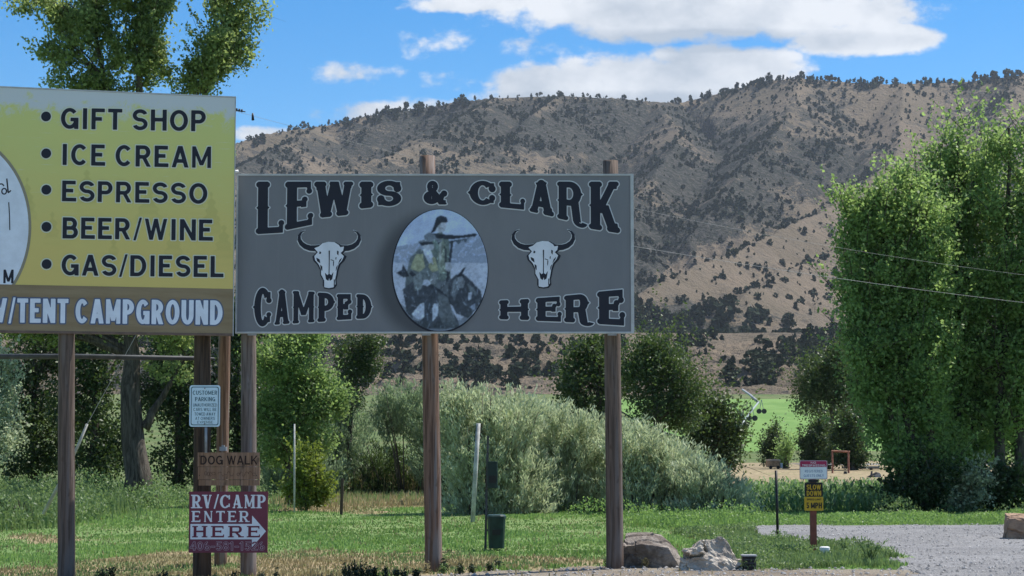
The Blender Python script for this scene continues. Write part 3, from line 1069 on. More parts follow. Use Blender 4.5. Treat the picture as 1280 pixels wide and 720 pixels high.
def limb_path(a, b_, k=5, sag=.12):
    a, b_ = Vector(a), Vector(b_)
    L = (b_ - a).length
    pts = []
    for i in range(k + 1):
        t = i / k
        p = a.lerp(b_, t)
        p.z += L * sag * math.sin(math.pi * t) * .6
        if 0 < i < k:
            p += Vector((random.uniform(-1, 1), random.uniform(-1, 1), random.uniform(-1, 1))) * L * .035
        pts.append(p)
    return pts


def tree(name, label, cat, base, tr, top, ells, n, leaf, lm, bm='bark', group=None, per=26, clump=.32, limbs=16, wl=.6, trunks=None, squash=.8, tintmean=.5, shell=.45, sprays=60, rough=True):
    """trunk with limbs to the clumps + crown of single leaves; ells in world units"""
    root = empty(name, base, label, cat, group)
    bx, by, bz_ = base
    if rough:
        new = []
        for e in ells:
            c0, r0_ = np.array(e[0]), np.array(e[1])
            w0 = e[2] if len(e) > 2 else 1
            new.append((tuple(c0), tuple(r0_ * .72), w0 * .9))
            for _ in range(6):
                d = rand_dirs(1)[0]
                new.append((tuple(c0 + d * r0_ * rng.uniform(.55, .95)), tuple(r0_ * rng.uniform(.22, .45)), w0 * rng.uniform(.7, 2.0)))
        ells = new
    cs, pts, ct = clump_points(ells, n, clump, per, shell, squash)
    if sprays:
        # leafy shoots that stick out of the crown and break its outline
        ex, et, sh = [], [], []
        wts = np.array([e[1][0] * e[1][2] for e in ells]); wts /= wts.sum()
        for _ in range(sprays):
            e = ells[rng.choice(len(ells), p=wts)]
            d = rand_dirs(1)[0]; d[2] = abs(d[2]) * .9 - .15; d /= np.linalg.norm(d)
            s0 = np.array(e[0]) + d * np.array(e[1]) * .8
            L = rng.uniform(1.2, 4.4) * clump
            dr = d * .7 + np.array([0, 0, .6]) + rng.normal(size=3) * .2
            m_ = 22
            t = rng.random(m_)
            ex.append(s0 + np.outer(t * L, dr) + rng.normal(size=(m_, 3)) * clump * (.34 - .24 * t[:, None]))
            et.append(np.full(m_, rng.normal(.08, .15)))
            sh.append((s0, s0 + dr * L))
        pts = np.concatenate([pts] + ex); ct = np.concatenate([ct] + et)
    mb = MB()
    if sprays:
        for a_, b_2 in sh[::3]:
            mb.tube([Vector(a_) - Vector(base), Vector(b_2) - Vector(base)], [.012, .004], 4, False)
    trunks = trunks or [(base, top, tr)]
    spine = []
    for (p0, p1, r0) in trunks:
        p0, p1 = Vector(p0), Vector(p1)
        path = []
        kk = 9
        lean = Vector((random.uniform(-1, 1), random.uniform(-1, 1), 0)) * (p1 - p0).length * .02
        for i in range(kk + 1):
            t = i / kk
            path.append(p0.lerp(p1, t) + lean * math.sin(t * math.pi) + Vector((random.uniform(-1, 1), random.uniform(-1, 1), 0)) * r0 * .25 * (0 < i))
        rad = [r0 * (1.35 if i == 0 else 1.0) * (1 - .82 * i / kk) for i in range(kk + 1)]
        mb.tube([p_ - Vector(base) for p_ in path], rad, 9, wob=.08)
        spine += [(path[i], rad[i]) for i in range(2, kk + 1)]
    idx = rng.choice(len(cs), min(limbs, len(cs)), replace=False)
    for q in idx:
        c = Vector(cs[q])
        best = min(spine, key=lambda s_: (s_[0] - c).length + max(0, s_[0].z - c.z + .3) * 2.5)
        r0 = max(.02, min(best[1] * .55, .09 * (c - best[0]).length * .35 + .03))
        path = limb_path(best[0] - Vector(base), c - Vector(base))
        mb.tube(path, [r0 * (1 - .8 * i / 5) for i in range(6)], 5)
        if wl:
            for _ in range(2):
                e = c - Vector(base) + Vector(rng.normal(size=3)) * clump * 1.5
                s_ = path[random.choice((3, 4))]
                mb.tube([s_, s_.lerp(e, .5) + Vector((0, 0, .03)), e], [r0 * .35, r0 * .2, r0 * .08], 4, False)
    mb.build('trunk', M[bm], root, True)
    tint = np.clip(rng.normal(tintmean, .22, len(pts)) + ct, 0, 1)
    V, Fq, _ = leaves(pts - np.array(base), leaf, leaf * wl if wl else leaf * .6, tint)
    np_mesh('crown', V, Fq, M[lm], root, {'tint': ('FACE', tint)})
    return root


def E(px, py, Y, rx, ry, rz=None, w=1.0):
    """ellipsoid of a crown: centre at px,py and Y, radii in pixels of the photograph"""
    k = Y / F
    c = P(px, py, Y)
    return (tuple(c), (rx * k, (rz or (rx + ry) / 2) * k, ry * k), w)


def blades(xs, ys, h, wd, m, name, parent=None, lean=.35, tint=None, zs=None, kind='stuff', nb=1, bend=.4):
    """upright blades: two-segment tapering strips (2 faces of 4/3 -> quads)"""
    n = len(xs)
    zs = (zg(xs, ys) + far_z(ys)) if zs is None else zs
    hh = h * rng.uniform(.5, 1.3, n) if np.isscalar(h) else h
    a = rng.uniform(0, 2 * np.pi, n)
    ww = wd * rng.uniform(.6, 1.3, n) / 2
    ax, ay = np.cos(a) * ww, np.sin(a) * ww
    la = rng.uniform(0, 2 * np.pi, n)
    lx, ly = np.cos(la) * lean * hh * rng.uniform(0.1, 1, n), np.sin(la) * lean * hh * rng.uniform(.1, 1, n)
    z0 = zs - .01
    V = np.stack([np.stack([xs - ax, ys - ay, z0], 1), np.stack([xs + ax, ys + ay, z0], 1),
                  np.stack([xs + lx * bend + ax * .8, ys + ly * bend + ay * .8, z0 + hh * .6], 1), np.stack([xs + lx * bend - ax * .8, ys + ly * bend - ay * .8, z0 + hh * .6], 1),
                  np.stack([xs + lx + ax * .1, ys + ly + ay * .1, z0 + hh], 1), np.stack([xs + lx - ax * .1, ys + ly - ay * .1, z0 + hh], 1)], 1).reshape(-1, 3)
    b0 = np.arange(n)[:, None] * 6
    Fq = np.concatenate([b0 + np.array([0, 1, 2, 3]), b0 + np.array([3, 2, 4, 5])], 0)
    t = rng.random(n) if tint is None else tint
    o = np_mesh(name, V, Fq, m, parent, {'tint': ('FACE', np.concatenate([t, t]))})
    if kind: o['kind'] = kind
    return o

# ================================================================ TREES
def base_at(px, Y):
    x = (px - 640) / F * Y / CA * 1.0
    return (x, Y, gz(x, Y))


# the tall cottonwood behind the yellow board: two fingers of crown above it, a thick trunk below
YT = 50
bp_ = base_at(178, YT)
tree('cottonwood_tree', 'tall cottonwood with thick dark trunk rising behind the yellow sign board', 'tree', bp_, .36, None,
     [E(105, 40, YT, 52, 55), E(160, 60, YT, 50, 58), E(55, 5, YT, 48, 24, w=.35), E(150, -15, YT, 62, 50), E(80, 75, YT, 36, 22, w=.5), E(85, 105, YT, 30, 22), E(190, 90, YT, 26, 32), E(192, 25, YT, 26, 55), E(135, 110, YT, 50, 26),
      E(270, 60, YT, 34, 58), E(290, 5, YT, 42, 45), E(258, 98, YT, 40, 26), E(305, 65, YT, 18, 26, w=.5), E(322, 25, YT, 18, 20, w=.5), E(232, 105, YT, 26, 18), E(190, -60, YT, 90, 40),
      E(150, 190, YT, 110, 60, w=.15), E(150, 290, YT, 110, 60, w=.1), E(230, 400, YT, 60, 45, w=.6), E(95, 400, YT, 90, 30), E(215, 460, YT, 28, 22, w=.5)],
     62000, .105, 'cotton', per=30, clump=.23, limbs=110, wl=.62, sprays=500, shell=.15,
     trunks=[(bp_, tuple(P(165, 300, YT)), .36), (tuple(P(168, 330, YT)), tuple(P(120, 30, YT)), .17), (tuple(P(172, 320, YT)), tuple(P(180, -20, YT)), .17), (tuple(P(175, 400, YT)), tuple(P(285, 20, YT)), .17), (tuple(P(180, 535, YT)), tuple(P(235, 445, YT)), .12)])

# the dark grove under and behind the yellow board
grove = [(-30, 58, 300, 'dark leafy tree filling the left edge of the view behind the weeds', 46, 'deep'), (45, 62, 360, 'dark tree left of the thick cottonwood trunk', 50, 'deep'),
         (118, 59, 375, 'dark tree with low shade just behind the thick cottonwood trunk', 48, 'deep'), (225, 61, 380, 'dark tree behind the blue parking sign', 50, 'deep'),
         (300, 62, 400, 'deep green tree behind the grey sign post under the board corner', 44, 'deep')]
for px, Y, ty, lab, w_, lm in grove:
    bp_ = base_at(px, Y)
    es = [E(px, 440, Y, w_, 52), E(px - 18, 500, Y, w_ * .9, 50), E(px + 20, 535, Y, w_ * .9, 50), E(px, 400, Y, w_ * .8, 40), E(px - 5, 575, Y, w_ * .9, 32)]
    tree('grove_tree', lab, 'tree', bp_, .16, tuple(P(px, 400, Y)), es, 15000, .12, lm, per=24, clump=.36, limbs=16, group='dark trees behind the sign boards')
# pale front fringe at the far left
bp_ = base_at(-5, 47)
tree('fringe_tree', 'pale green leafy branch end hanging at the left edge', 'tree', bp_, .07, tuple(P(-5, 500, 47)), [E(-5, 500, 47, 34, 45), E(8, 545, 47, 22, 32), E(-15, 450, 47, 30, 28)], 7000, .08, 'willow', per=20, clump=.22, limbs=12)
# light green tree between the posts
bp_ = base_at(365, 49)
tree('leafy_tree', 'light green leafy tree between the grey left post and the middle post', 'tree', bp_, .12, tuple(P(365, 440, 49)),
     [E(365, 455, 49, 48, 36), E(350, 505, 49, 42, 36), E(400, 500, 49, 30, 50), E(345, 555, 49, 36, 34), E(395, 555, 49, 26, 26), E(370, 425, 49, 40, 20)], 30000, .085, 'bright', per=22, clump=.25, limbs=34, wl=.6, tintmean=.42)
bp_ = base_at(440, 60)
tree('dark_tree', 'small dark evergreen looking tree under the board left of the middle post', 'tree', bp_, .12, tuple(P(440, 430, 60)), [E(440, 450, 60, 30, 34), E(436, 495, 60, 24, 30), E(455, 430, 60, 22, 20)], 9000, .08, 'deep', per=20, clump=.25, limbs=14)
bp_ = base_at(385, 45)
tree('yellow_green_bush', 'small yellow green bush beside the right hand of the two small sign posts', 'bush', bp_, .03, tuple(P(383, 575, 45)), [E(383, 582, 45, 16, 32), E(397, 608, 45, 24, 18), E(370, 612, 45, 20, 16), E(385, 624, 45, 32, 12)], 7000, .075, 'yellowbush', per=16, clump=.13, limbs=24, sprays=90)

# willows: long narrow upright silver-green leaves
def willow(label, px, Y, ells, n, group='silver green willow shrubs behind the lawn', mt='willow', tm=.5):
    bp_ = base_at(px, Y)
    root = empty('willow_shrub', bp_, label, 'shrub', group)
    es = [E(e[0], e[1] - (10 if e[1] < 560 else 3), *e[2:]) for e in ells]
    vol = np.array([e[1][0] * e[1][1] * e[1][2] for e in es]) ** .8
    k = np.maximum(1, (vol / vol.sum() * n / 40)).astype(int)
    mb = MB()
    Cs, Ax, Ct = [], [], []
    for e, kk in zip(es, k):
        for _ in range(kk):
            d = rand_dirs(1)[0]
            r = (.35 + .65 * random.random()) ** .5
            tip = np.array(e[0]) + d * r * np.array(e[1])
            # a shoot: comes up from lower inside and arches outwards
            L = random.uniform(.45, .95)
            out = np.array([d[0] * .45, d[1] * .45, .75 + .3 * random.random()])
            out /= np.linalg.norm(out)
            st = tip - out * L
            t = rng.random(40)
            q = st + np.outer(t, out) * L + np.outer(t ** 2, np.array([d[0], d[1], -.55])) * .2 + rng.normal(size=(40, 3)) * .045
            Cs.append(q)
            Ax.append(np.tile(out, (40, 1)) + rand_dirs(40) * .65)
            Ct.append(np.full(40, random.gauss(0, .24)) + (t - .5) * .1)
    C_ = np.concatenate(Cs); A_ = np.concatenate(Ax); ct = np.concatenate(Ct)
    tint = np.clip(rng.normal(tm, .2, len(C_)) + ct, 0, 1)
    V, Fq, _ = leaves(C_ - np.array(bp_), .125, .03, tint, axis=A_, jit=.2)
    np_mesh('foliage', V, Fq, M[mt], root, {'tint': ('FACE', tint)})
    for _ in range(14):
        e = random.choice(es)
        tip = Vector(e[0]) + Vector([random.uniform(-.8, .8) * e[1][j] for j in range(3)]) - Vector(bp_)
        s_ = Vector((tip.x * random.uniform(.3, .7), random.uniform(-.5, .5), 0))
        mid = s_.lerp(tip, .5) + Vector((tip.x * -.05, 0, .1))
        mb.tube([s_, mid, tip], [.026, .016, .007], 5)
    mb.build('branches', M['bark'], root, True)
    return root


willow('rounded green willow between the leafy tree and the middle sign post', 425, 60, [(415, 500, 60, 42, 34), (395, 545, 60, 36, 40), (440, 540, 60, 34, 36), (410, 580, 60, 50, 30)], 20000, mt='sage', tm=.5)
willow('willow arching out just left of the middle sign post', 515, 58, [(505, 500, 58, 40, 26), (530, 525, 58, 34, 34), (485, 520, 58, 24, 22), (535, 565, 58, 26, 34)], 17000, mt='sage', tm=.6)
willow('dark leaved willow standing in for the shaded hollow left of the middle post behind the dry weeds', 490, 59, [(480, 575, 59, 34, 30), (515, 590, 59, 36, 26), (450, 600, 59, 40, 20), (490, 608, 59, 50, 14)], 16000, mt='deep', tm=.35)  # dark leaf colour paints in the shade of the hollow
willow('pale sage willow behind the slim stake and the yellow green bush', 375, 57, [(380, 530, 57, 40, 40), (350, 570, 57, 36, 36), (390, 590, 57, 44, 30)], 18000, mt='sage', tm=.6)
willow('broad silver willow directly right of the middle sign post', 600, 44, [(580, 515, 44, 45, 38), (635, 520, 44, 48, 38), (600, 565, 44, 60, 45), (650, 580, 44, 50, 40), (570, 500, 44, 30, 24), (600, 618, 44, 60, 26), (655, 620, 44, 50, 24)], 36000, tm=.62)
willow('silver willow behind the dog waste station and left of the right post', 700, 45, [(690, 530, 45, 46, 34), (730, 545, 45, 50, 36), (695, 580, 45, 50, 40), (750, 590, 45, 44, 38), (705, 622, 45, 56, 22), (765, 622, 45, 40, 22)], 34000, tm=.62)
willow('silver willow just right of the right sign post', 815, 44, [(795, 555, 44, 44, 34), (835, 570, 44, 44, 34), (795, 600, 44, 48, 34), (850, 605, 44, 44, 30), (820, 628, 44, 60, 18)], 34000, tm=.62)
willow('low pale willow at the right end of the willow row', 890, 43, [(875, 590, 43, 34, 30), (905, 610, 43, 32, 24), (880, 628, 43, 42, 18), (925, 630, 43, 22, 14)], 17000, tm=.6)
willow('low dark willow filling the gap behind the middle post', 565, 50, [(565, 575, 50, 34, 46)], 8000, mt='sage', tm=.2)
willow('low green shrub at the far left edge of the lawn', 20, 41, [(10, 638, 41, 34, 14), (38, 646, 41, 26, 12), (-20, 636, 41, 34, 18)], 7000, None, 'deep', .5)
# trees behind the willows
def bg_tree(lab, px, Y, ells, n, lm='cotton', leaf=.14, tm=.4, cat='tree', group='trees behind the willows', name='field_tree', clump=.5):
    bp_ = base_at(px, Y)
    top = min(ells, key=lambda e: e[1])
    return tree(name, lab, cat, bp_, .2, tuple(P(top[0], top[1], Y)), [E(e[0], e[1], Y, e[2], e[3]) for e in ells], n, leaf, lm, per=20, clump=clump, limbs=20, group=group, tintmean=tm, wl=.7, shell=.35)


bg_tree('open dark tree behind the right sign post with sky blue gaps', 740, 78, [(735, 455, 26, 30), (712, 490, 22, 22), (760, 480, 28, 32), (750, 435, 20, 18), (740, 515, 40, 22)], 9000, 'deep', tm=.7)
bg_tree('grey green cottonwood right of the right sign post', 830, 74, [(825, 445, 32, 28), (805, 475, 28, 34), (850, 480, 34, 34), (830, 510, 45, 26), (812, 430, 20, 14)], 17000, 'deep', .11, tm=.95)
bg_tree('low dark tree at the right end above the willow row', 895, 80, [(890, 515, 20, 26), (910, 540, 18, 22), (880, 540, 22, 22), (905, 565, 22, 18)], 8000, 'deep', tm=.7)
bg_tree('dark rounded conifer standing alone in front of the irrigated field', 966, 120, [(966, 560, 16, 18), (967, 545, 10, 14), (966, 572, 17, 9)], 6000, 'deep', .12, .35, group='field edge trees', clump=.3)
bg_tree('pale spindly sapling just right of the lone conifer', 981, 112, [(981, 566, 8, 16), (980, 578, 7, 8)], 900, 'bright', .12, .6, group='field edge trees', clump=.25)
bg_tree('rounded green tree touching the big right trees above the red swing frame', 1030, 108, [(1015, 470, 30, 28), (1045, 465, 34, 34), (1020, 500, 32, 28), (1055, 505, 34, 34), (1050, 440, 24, 14)], 17000, 'deep', .14, .95, group='field edge trees')
bg_tree('dark conifer behind the red and white notice sign', 1022, 104, [(1020, 555, 20, 22), (1024, 535, 14, 18), (1020, 572, 22, 10)], 7000, 'deep', .13, .4, group='field edge trees', clump=.3)
bg_tree('second dark conifer right behind the swing frame', 1062, 100, [(1062, 550, 26, 26), (1068, 530, 18, 20), (1060, 572, 26, 12)], 8000, 'deep', .13, .45, group='field edge trees', clump=.3)

# the big cottonwoods on the right
def big(lab, Y, trunks, ells, n, lm='bright', tm=.5, leaf=.095, limbs=50):
    tk = [(base_at(a, Y), tuple(P(b_, c, Y)), r_) for a, b_, c, r_ in trunks]
    return tree('cottonwood_tree', lab, 'tree', tk[0][0], tk[0][2], None, [E(e[0], e[1], Y, e[2], e[3], w=(e[4] if len(e) > 4 else 1)) for e in ells], n, leaf, lm, per=30, clump=.25, limbs=limbs, group='tall cottonwoods at the right edge',
                trunks=tk, tintmean=tm, wl=.66, squash=1.1, sprays=800, shell=.25)


big('tall cottonwood with the rounded left shoulder beside the gravel drive', 45, [(1150, 1105, 290, .15), (1163, 1145, 330, .11), (1128, 1085, 360, .09)],
    [(1085, 275, 38, 34), (1066, 305, 26, 34), (1112, 262, 42, 26), (1118, 325, 48, 42, .8), (1066, 355, 26, 40, .9), (1100, 385, 44, 40), (1150, 310, 30, 30, .4), (1078, 430, 32, 40, .9), (1130, 440, 50, 40), (1155, 380, 36, 40, .8), (1095, 490, 40, 34), (1150, 500, 46, 40, .8),
     (1128, 222, 13, 8, .2), (1148, 240, 18, 10, .2), (1060, 255, 14, 10, .4), (1110, 535, 34, 24, .6), (1155, 275, 28, 30, .6), (1160, 330, 34, 34, .8), (1165, 440, 34, 40), (1130, 570, 40, 22, .7), (1175, 575, 40, 24, .7)], 60000, tm=.62)
big('tallest cottonwood with a ragged open top left of the frame edge', 47, [(1192, 1198, 170, .14), (1222, 1218, 200, .12), (1205, 1165, 240, .09)],
    [(1196, 170, 11, 20, .5), (1190, 212, 26, 24, .5), (1218, 225, 34, 34, .5), (1165, 225, 28, 16, .4), (1240, 190, 20, 24, .35), (1172, 200, 14, 12, .25), (1215, 560, 40, 26, .7), (1170, 262, 26, 26, .5), (1132, 214, 16, 8, .3), (1185, 265, 34, 30, .5), (1225, 290, 42, 40, .6), (1180, 320, 40, 36, .5), (1230, 350, 44, 42, .7), (1180, 390, 48, 44, .8), (1225, 430, 50, 44), (1175, 465, 50, 44), (1220, 500, 50, 40), (1165, 540, 44, 24, .5), (1160, 285, 22, 20, .2)], 48000, tm=.66)
big('cottonwood cut by the right edge of the view', 46, [(1240, 1262, 160, .14), (1268, 1290, 200, .13)],
    [(1262, 195, 20, 26, .5), (1284, 170, 18, 20, .5), (1290, 230, 34, 34, .6), (1258, 260, 34, 34, .6), (1285, 310, 44, 42, .7), (1250, 370, 40, 40, .7), (1290, 400, 46, 46), (1255, 450, 46, 44), (1290, 500, 50, 44), (1250, 530, 44, 28, .7), (1330, 400, 50, 160), (1242, 178, 10, 12, .4), (1232, 215, 14, 20, .4)], 48000, tm=.62)
big('dark cottonwood standing in the shade behind the right trees', 54, [(1178, 1180, 420, .16), (1181, 1225, 430, .12)],
    [(1110, 480, 46, 44), (1170, 470, 50, 50), (1260, 470, 50, 50), (1125, 540, 36, 36), (1180, 550, 50, 34, .6), (1250, 550, 50, 34, .6), (1170, 600, 60, 22, .6)], 20000, lm='deep', tm=.5, leaf=.13, limbs=20)
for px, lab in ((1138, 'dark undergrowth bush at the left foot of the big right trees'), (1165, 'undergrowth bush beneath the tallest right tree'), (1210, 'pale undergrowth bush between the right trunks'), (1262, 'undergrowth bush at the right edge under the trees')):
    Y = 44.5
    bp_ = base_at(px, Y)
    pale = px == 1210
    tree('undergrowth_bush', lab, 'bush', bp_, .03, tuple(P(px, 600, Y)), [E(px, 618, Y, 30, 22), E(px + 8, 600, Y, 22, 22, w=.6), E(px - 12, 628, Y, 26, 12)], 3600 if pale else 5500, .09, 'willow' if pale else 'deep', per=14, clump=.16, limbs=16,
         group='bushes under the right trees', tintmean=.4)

# ---------------------------------------------------------------- junipers on the hills
def juniper_mesh(seed, n, conic):
    r_ = np.random.default_rng(seed)
    h = r_.random(n) ** .8
    ang = r_.uniform(0, 2 * np.pi, n)
    prof = (1 - h) ** .7 * (.9 + .1 * h) if conic else np.sqrt(np.clip(1 - (h * 1.9 - .9) ** 2, 0.03, 1)) * .95
    lob = 1 + .22 * np.sin(ang * 3 + seed) + .15 * np.sin(ang * 5 + h * 9)
    rad = prof * .46 * lob * r_.uniform(.45, 1.05, n) * (.75 if conic else 1)
    C_ = np.stack([np.cos(ang) * rad, np.sin(ang) * rad, h * .95 + .03], 1)
    d = r_.normal(size=(n, 3)); d /= np.linalg.norm(d, axis=1, keepdims=True)
    e = r_.normal(size=(n, 3)); e = np.cross(d, e); e /= np.linalg.norm(e, axis=1, keepdims=True)
    s = (.17 if n < 40 else .11) * r_.uniform(.7, 1.3, (n, 1)) * (1.6 if n < 40 else 1)
    V = np.stack([C_ - d * s, C_ + e * s * .8, C_ + d * s, C_ - e * s * .8], 1).reshape(-1, 3)
    return V, np.arange(4 * n).reshape(n, 4), np.clip(r_.normal(.5, .25, n), 0, 1)


cand = []
# the junipers of the eroded bench front: explicit band, then the whole mountain
N1 = 5200
xx = rng.uniform(-.33, .36, N1); yb_ = rng.uniform(730, 1165, N1)
xx = xx * yb_
_, t_ = terrain(xx, yb_)
dens = fbm(xx / 60 + 3, yb_ / 130, 4)
px_ = 640 + xx / yb_ * F
keep = (dens + .10 * (px_ > 780) - .04 * (px_ < 700) > rng.uniform(.42, .74, N1)) & (t_ > .12) & (t_ < .93)
sx = np.where(rng.random(N1) < .5, 1, .7)
cand.append(np.stack([xx[keep], yb_[keep], (rng.uniform(3.2, 7.6, N1) * sx * np.where(px_ > 780, 1.25, 1))[keep]], 1))
N1 = 3000
xx = rng.uniform(-.33, .36, N1); yb_ = rng.uniform(1330, 1500, N1); xx *= yb_   # timber along the foot of the mountain
px_ = 640 + xx / yb_ * F
keep = fbm(xx / 90 + 30, yb_ / 90, 3) > rng.uniform(.2, .55, N1)
cand.append(np.stack([xx[keep], yb_[keep], rng.uniform(5, 13, N1)[keep]], 1))
N1 = 100000
xx = rng.uniform(-.40, .40, N1); yb_ = rng.uniform(1480, 3080, N1); xx *= yb_
zz, _ = terrain(xx, yb_)
s_ = scrub_at(xx, yb_, zz)
d0_, _ = poly_dist(xx, yb_, R0)
pr = .085 + .75 * s_ ** 1.6 * (fbm(xx / 45, yb_ / 60, 3) > .47) + .30 * np.exp(-d0_ / 60) * (fbm(xx / 150, yb_ / 90, 3) > .45)
keep = rng.random(N1) < pr * .9
cand.append(np.stack([xx[keep], yb_[keep], (2.0 + 5.6 * rng.random(N1) ** 2.6)[keep]], 1))
# crest line
xs_ = rng.uniform(-.24, .30, 900)
pts_ = []
R0a = np.array(R0)
th = R0a[:, 0] / R0a[:, 1]
for u_ in xs_:
    Yc = np.interp(u_, th, R0a[:, 1])
    pts_.append((u_ * Yc, Yc + random.uniform(-25, 15), random.choice((4, 5, 6, 7, 8, 10, 13)) * random.uniform(.7, 1.1)))
pts_ = np.array(pts_)
keep = fbm(pts_[:, 0] / 120 + 5, pts_[:, 1] * 0, 3) > rng.uniform(.30, .60, len(pts_))
cand.append(pts_[keep])
J = np.concatenate(cand)
Jz, _ = terrain(J[:, 0], J[:, 1])
appear = J[:, 2] / J[:, 1]
pyj = 550 - (Jz - CAMH) / J[:, 1] * F
pxj = 640 + J[:, 0] / J[:, 1] * F
# hidden by boards or big trees: ranked last
hid = ((pxj < 470) & (pyj > 415)) | ((pxj > 290) & (pxj < 795) & (pyj > 222) & (pyj < 412)) | (pxj < 290) | (pxj > 1290) | (pxj > 1070) & (pyj > 300)
order = np.argsort(-(appear * np.where(hid, .01, 1)))
protos = []
for s_ in range(6):
    V, Fq, tt = juniper_mesh(s_, 150, s_ % 3 == 2)
    o = np_mesh('juniper_tree', V, Fq, M['juniper'], None, {'tint': ('FACE', tt)})
    protos.append(o)
used = [False] * 6
for rank, q in enumerate(order[:300]):
    k = int(rank % 6)
    if not used[k]:
        o = protos[k]; used[k] = True
    else:
        o = protos[k].copy(); col.objects.link(o)
    h = J[q, 2]
    wd = h * random.uniform(.85, 1.25)
    o.location = (J[q, 0], J[q, 1], Jz[q] - .35)
    o.scale = (wd, wd, h)
    o.rotation_euler.z = random.uniform(0, 6.28)
    Yj, pxq = J[q, 1], 640 + J[q, 0] / J[q, 1] * F
    zone = ('low on the eroded slope' if Yj < 900 else 'just below the level bench' if Yj < 1200 else 'at the mountain foot' if Yj < 1520 else 'high on the mountain')
    side = ('left of the middle post' if pxq < 540 else 'between middle and right posts' if pxq < 768 else 'just past the right post' if pxq < 880 else 'above the green field' if pxq < 1020 else 'near the big right trees')
    kind_ = 'pointed' if k % 3 == 2 else 'rounded'
    tag(o, kind_ + ' dark juniper ' + zone + ', ' + side, 'juniper', 'junipers ' + zone + ', ' + side)
lo = [juniper_mesh(20 + s_, 26, s_ % 2 == 1) for s_ in range(8)]
rest = order[300:]
Vs, Fs, Ts, off = [], [], [], 0
for q in rest:
    V, Fq, tt = lo[int(q) % 8]
    h = J[q, 2]; wd = h * random.uniform(.8, 1.2)
    a = random.uniform(0, 6.28); ca, sa = math.cos(a) * wd, math.sin(a) * wd
    Vs.append(np.stack([V[:, 0] * ca - V[:, 1] * sa + J[q, 0], V[:, 0] * sa + V[:, 1] * ca + J[q, 1], V[:, 2] * h + Jz[q] - .4], 1))
    Fs.append(Fq + off); Ts.append(tt); off += len(V)
print('junipers', len(J), 'tris', off / 2)
tag(np_mesh('juniper_woodland', np.concatenate(Vs), np.concatenate(Fs), M['farjuniper'], None, {'tint': ('FACE', np.concatenate(Ts))}), kind='stuff')

# ---------------------------------------------------------------- grass, weeds, corn
def scatter(n, px0, px1, y0, y1):
    """random ground points in a wedge of the view, denser near (uniform in the picture)"""
    Y0, Y1 = G(640, y1).y, G(640, y0).y
    yv = 1 / rng.uniform(1 / Y1, 1 / Y0, n)
    yv = np.where(rng.random(n) < .5, yv, rng.uniform(Y0, Y1, n))
    xv = rng.uniform((px0 - 640) / F, (px1 - 640) / F, n) * yv
    return xv, yv


x_, y_ = scatter(230000, -60, 1340, 622, 716)
rg_ = region(x_, y_)
dn = fbm(x_ * .8, y_ * .8, 4)
k = ((rg_ == 0) & (dn > rng.uniform(.2, .62, len(x_))))
blades(x_[k], y_[k], .06 * (1 + 1.2 * (dn[k] > .6)), .022, M['grass'], 'lawn_grass', tint=np.clip(rng.normal(.45, .2, k.sum()) + (dn[k] - .5) * 1.2, 0, 1)) if False else None
hgt = (.028 + .045 * np.clip(dn - .4, 0, 1) * 3) * rng.uniform(.6, 1.4, len(x_))
blades(x_[k], y_[k], hgt[k], .024, M['grass'], 'lawn_grass', tint=np.clip(rng.normal(.5, .2, k.sum()) + (fbm(x_[k] * .35 + 9, y_[k] * .18, 3) - .5) * 1.8 + (dn[k] - .5), 0, 1))
x_, y_ = scatter(90000, -60, 900, 616, 722)
rg_ = region(x_, y_)
dn = fbm(x_ * 1.3, y_ * 1.1, 4)
k = ((rg_ == 5) | ((rg_ == 0) & (rng.random(len(x_)) < .10)) | ((rg_ == 1) & (rng.random(len(x_)) < .05))) & (dn > rng.uniform(.3, .6, len(x_)))
blades(x_[k], y_[k], (.05 * rng.uniform(.5, 1.6, len(x_)))[k], .02, M['drygrass'], 'dry_grass', tint=rng.random(k.sum()))
k = (rg_ == 5) & (dn < rng.uniform(.35, .6, len(x_)))
blades(x_[k], y_[k], (.04 * rng.uniform(.5, 1.6, len(x_)))[k], .022, M['weed'], 'sparse_green_grass', tint=rng.random(k.sum()))


def patch(name, n, poly_px, h, wd, mt, lean=.4, thr=(.3, .6), s=1.0, tm=.5):
    pol = gpoly(poly_px)
    xs = [p[0] for p in pol]; ys = [p[1] for p in pol]
    x_, y_ = rng.uniform(min(xs), max(xs), n), rng.uniform(min(ys), max(ys), n)
    d = fbm(x_ * s + 11, y_ * s + 5, 4)
    wx = (fbm(x_ * .9, y_ * .9, 3) - .5) * 1.6
    k = in_poly(x_ + wx, y_ + wx * 2, pol) & (d > rng.uniform(*thr, n))
    return blades(x_[k], y_[k], (h * (.5 + d * 1.1) * rng.uniform(.5, 1.3, n))[k], wd, M[mt], name, lean=lean, tint=np.clip(rng.normal(tm, .2, k.sum()) + (d[k] - .5), 0, 1))


